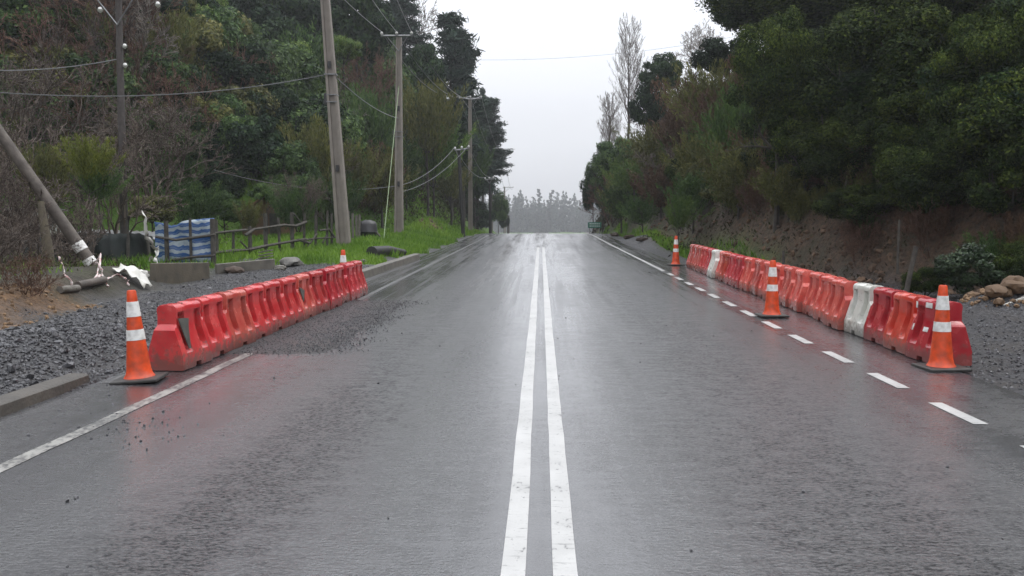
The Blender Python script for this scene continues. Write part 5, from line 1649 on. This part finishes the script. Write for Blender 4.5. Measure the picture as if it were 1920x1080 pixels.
pl_ = 'on the wooded hill'
fill(46, -20, 340, -15, 320, ['green', 'dark', 'olive', 'bare', 'barer', 'green', 'wo', 'green2', 'wb'], 1.6, 3.0, pl_, None)
fill(40, 320, 640, -15, 330, ['green', 'dark', 'dark2', 'green2', 'bright', 'olive', 'wg'], 1.7, 3.0, pl_, None)
fill(32, 600, 870, 130, 400, ['wo', 'wg', 'wo', 'green', 'dark', 'wl', 'wb'], 1.2, 2.2, pl_, None, lambda x, y: x < 720 or y < 350 - (x - 740) * .1)
fill(10, 840, 950, 260, 425, ['dark', 'wg', 'green', 'dark2'], 1.2, 2.0, pl_, None, None, 140)
fill(16, -520, -30, 60, 420, ['green', 'bare', 'barer', 'olive', 'wo', 'dark'], 1.8, 3.2, 'beyond the brown timber pole', None)
pl_ = 'above the earth bank'
fill(40, 1340, 1930, -15, 400, ['deep', 'deep2', 'dark', 'deep', 'dark2'], 1.2, 2.2, pl_, None, lambda x, y: y < 330 + (x - 1340) * .14)
fill(40, 1130, 1420, 130, 410, ['wo', 'wb', 'wg', 'wo', 'wb', 'olive', 'olive', 'barer', 'wl'], .9, 1.7, pl_, None, lambda x, y: y < 260 + (x - 1130) * .6 or x < 1260)

fill(24, 1270, 1640, 320, 425, ['wo', 'wb', 'wg', 'wo', 'barer', 'wb'], .5, .95, 'hanging over the lip of the bank', None, lambda x, y: y < 385 + (x - 1270) * .12)
fill(10, 1500, 1920, 420, 520, ['wo', 'wb', 'barer', 'wg'], .4, .8, 'low on the dark earth bank', None)

# ------------------------------------------------------------------ undergrowth on both hillsides (stuff)


def undergrowth(name, label, n, x0, x1, y0, y1, seed, cond, size=.0017, h=.9, mats=None):
    rng = np.random.default_rng(seed)
    x = x0 + (x1 - x0) * rng.random(n); y = y0 * (y1 / y0) ** rng.random(n)
    k = cond(x, y); x, y = x[k], y[k]
    z = terrain(x, y); n = len(x)
    tone = vnoise(x * .33, y * .33, seed) + .35 * (rng.random(n) - .5)
    K = 12
    px = np.repeat(x, K) + rng.normal(size=n * K) * .38; py = np.repeat(y, K) + rng.normal(size=n * K) * .38
    hh = np.repeat(h * (.25 + 1.3 * vnoise(x * .55, y * .55, seed + 3)) * (.5 + rng.random(n)), K) * rng.random(n * K)
    P = np.stack([px, py, terrain(px, py) + hh - .05], -1)
    m = len(P); d = np.stack([rng.normal(size=m) * .7, rng.normal(size=m) * .7, .9 + .3 * rng.normal(size=m)], -1); d /= np.linalg.norm(d, axis=1, keepdims=True)
    s = np.cross(d, rng.normal(size=(m, 3))); s /= np.linalg.norm(s, axis=1, keepdims=True)
    L = (size * np.clip(py, 14, 90) * (.7 + .9 * rng.random(m)))[:, None]
    V = np.stack([P - d * L, P + s * L * .4, P + d * L, P - s * L * .4], 1).reshape(-1, 3)
    t = np.clip(np.repeat(tone, K) + .18 * rng.normal(size=m), 0, 1)
    return tag(link(name, npmesh(name, V, np.arange(m * 4).reshape(-1, 4), mats, tint=t)), label, kind='stuff')


M_brush = leaf_mat('brush_mixed', (.045, .030, .020), (.060, .062, .026), (.075, .105, .030), .75, .1, 0)
M_brush2 = leaf_mat('brush_mixed_dark', (.030, .021, .014), (.034, .032, .016), (.034, .048, .016), .75, .1, 0)
undergrowth('undergrowth', 'low tangled brush covering the wooded hill behind the fence', 15000, -48, -6.5, 30, 120, 61, lambda x, y: (-x - toe_left(y) > .9) & (x > -.66 * y - 3), mats=M_brush)
undergrowth('undergrowth', 'brush and brambles covering the slope above the earth bank', 13000, 5, 34, 13, 110, 62, lambda x, y: (x - toe_right(y) > 1.5 + 1.2 * vnoise(y * .4, x * .4, 8) - 1.2 * (y > 38)) & (x < .66 * y + 3), h=.7, mats=M_brush2)
undergrowth('undergrowth', 'sparse weeds and roots clinging to the bare earth bank', 2600, 5, 16, 13, 45, 63, lambda x, y: (x - toe_right(y) > -.4) & (x - toe_right(y) < 2.2) & (vnoise(x, y, 12) > .42), h=.3, mats=M_brush2)
undergrowth('undergrowth', 'dark weeds under the bare scrub by the net fence', 2600, -22, -7.5, 9.5, 34, 64, lambda x, y: (-x > 8.6 + .10 * np.clip(y - 10, 0, 20) + .5 * vnoise(x, y, 3)) & (x > -.66 * y - 2) & ((y < 24) | (y > 26.5)) & (-x > 8.6 + (y > 23) * 2.2), h=.35, size=.0015, mats=M_brush)

# grass


def grass(label, n, x0, x1, y0, y1, seed, cond, hh=.20):
    rng = np.random.default_rng(seed)
    x = x0 + (x1 - x0) * rng.random(n); y = y0 * (y1 / y0) ** rng.random(n)
    k = cond(x, y, rng); x, y = x[k], y[k]; n = len(x); z = terrain(x, y)
    a = rng.random(n) * 6.28; h = hh * (.4 + rng.random(n)) * (.5 + vnoise(x * .8, y * .8, 4)); w = .0009 * y + .006
    l = .5 * h
    b = rng.random(n) * 6.28
    B = np.stack([x, y, z - .02], -1); dx = np.stack([np.cos(a), np.sin(a), 0 * a], -1) * w[:, None]
    T = B + np.stack([np.cos(b) * l, np.sin(b) * l, h + .02], -1)
    V = np.stack([B - dx, B + dx, T], 1).reshape(-1, 3)
    t = np.clip(vnoise(x * .7, y * .7, 15) * .7 + .15 + .15 * rng.normal(size=n), 0, 1)
    tag(link('grass', npmesh('grass', V, np.arange(n * 3).reshape(-1, 3), LM['grass'], tint=t)), label, kind='stuff')


grass('lush green grass on the verge and bank around the concrete poles', 90000, -15, -4.55, 21, 90, 71, lambda x, y, r: masks(x, y)[2] > .35 + .4 * r.random(len(x)))
grass('sparse grass at the foot of the slope by the far cone', 14000, 4.7, 8, 24, 75, 72, lambda x, y, r: masks(x, y)[2] > .4)
grass('ragged grass fringe along the clay scarp and low walls', 1800, -13, -7, 9, 26, 73, lambda x, y, r: (vnoise(x * 1.3, y * 1.3, 6) > .6) & (-x > 8.3 + .10 * (y - 10)) & (-x < 10.5 + .1 * (y - 10)), .12)

# ------------------------------------------------------------------ far misty wood
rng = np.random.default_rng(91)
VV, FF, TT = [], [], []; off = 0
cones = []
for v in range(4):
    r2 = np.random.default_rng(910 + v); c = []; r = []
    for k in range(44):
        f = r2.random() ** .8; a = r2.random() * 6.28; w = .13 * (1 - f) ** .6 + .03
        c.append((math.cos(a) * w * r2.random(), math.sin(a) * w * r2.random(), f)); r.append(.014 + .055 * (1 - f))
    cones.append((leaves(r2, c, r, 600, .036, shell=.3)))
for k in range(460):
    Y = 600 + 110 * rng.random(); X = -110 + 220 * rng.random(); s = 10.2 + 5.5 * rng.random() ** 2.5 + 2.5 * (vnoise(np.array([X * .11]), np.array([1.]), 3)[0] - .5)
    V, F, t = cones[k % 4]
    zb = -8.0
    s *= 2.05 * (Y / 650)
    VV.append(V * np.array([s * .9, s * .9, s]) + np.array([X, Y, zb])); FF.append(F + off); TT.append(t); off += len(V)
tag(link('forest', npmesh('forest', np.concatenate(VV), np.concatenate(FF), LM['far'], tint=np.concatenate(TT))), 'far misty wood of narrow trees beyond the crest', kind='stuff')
for px, top, lean, lab in ((1012, 356, 2.0, 'taller thin tree standing out of the misty wood'), (1030, 357, 4.0, 'leaning spindly tree beside the taller one in the misty wood')):
    Y = 590; b = at(px - 8, 440, Y); tp = at(px, top, Y); H = tp.z + 8
    t = empty('slender_tree', (b.x, Y, -8.0), 0, lab, 'tree'); t.rotation_euler = (0, R(lean * 2.2), 0)
    r2 = np.random.default_rng(px); c = [(r2.normal() * .025, r2.normal() * .025, f) for f in np.linspace(.35, 1, 18)]; V, F, tt = leaves(r2, c, [.034] * 18, 420, .022, shell=.2)
    link('crown', npmesh('crown', V * H, F, LM['far'], tint=tt), t)
    link('trunk', seg_mesh('trunk', [(0, 0, 0)], [(0, 0, H * .98)], [.2], [.05], M_bark, sides=6, tint=[.5]), t)

# ------------------------------------------------------------------ rainy air
bm = bmesh.new(); bm_box(bm, (0, 330, 25), (560, 880, 90))
hz = bm_obj('haze', bm, None); hm = bpy.data.materials.new('rain_haze'); hm.use_nodes = True; n_ = hm.node_tree
n_.nodes.remove(n_.nodes['Principled BSDF']); pv_ = n_.nodes.new('ShaderNodeVolumePrincipled'); pv_.inputs['Density'].default_value = .0006
pv_.inputs['Color'].default_value = (.90, .92, .96, 1); pv_.inputs['Anisotropy'].default_value = .2
n_.links.new(pv_.outputs[0], n_.nodes['Material Output'].inputs['Volume'])
hz.data.materials.append(hm); tag(hz, kind='stuff', label='thin pale rainy haze filling the valley')
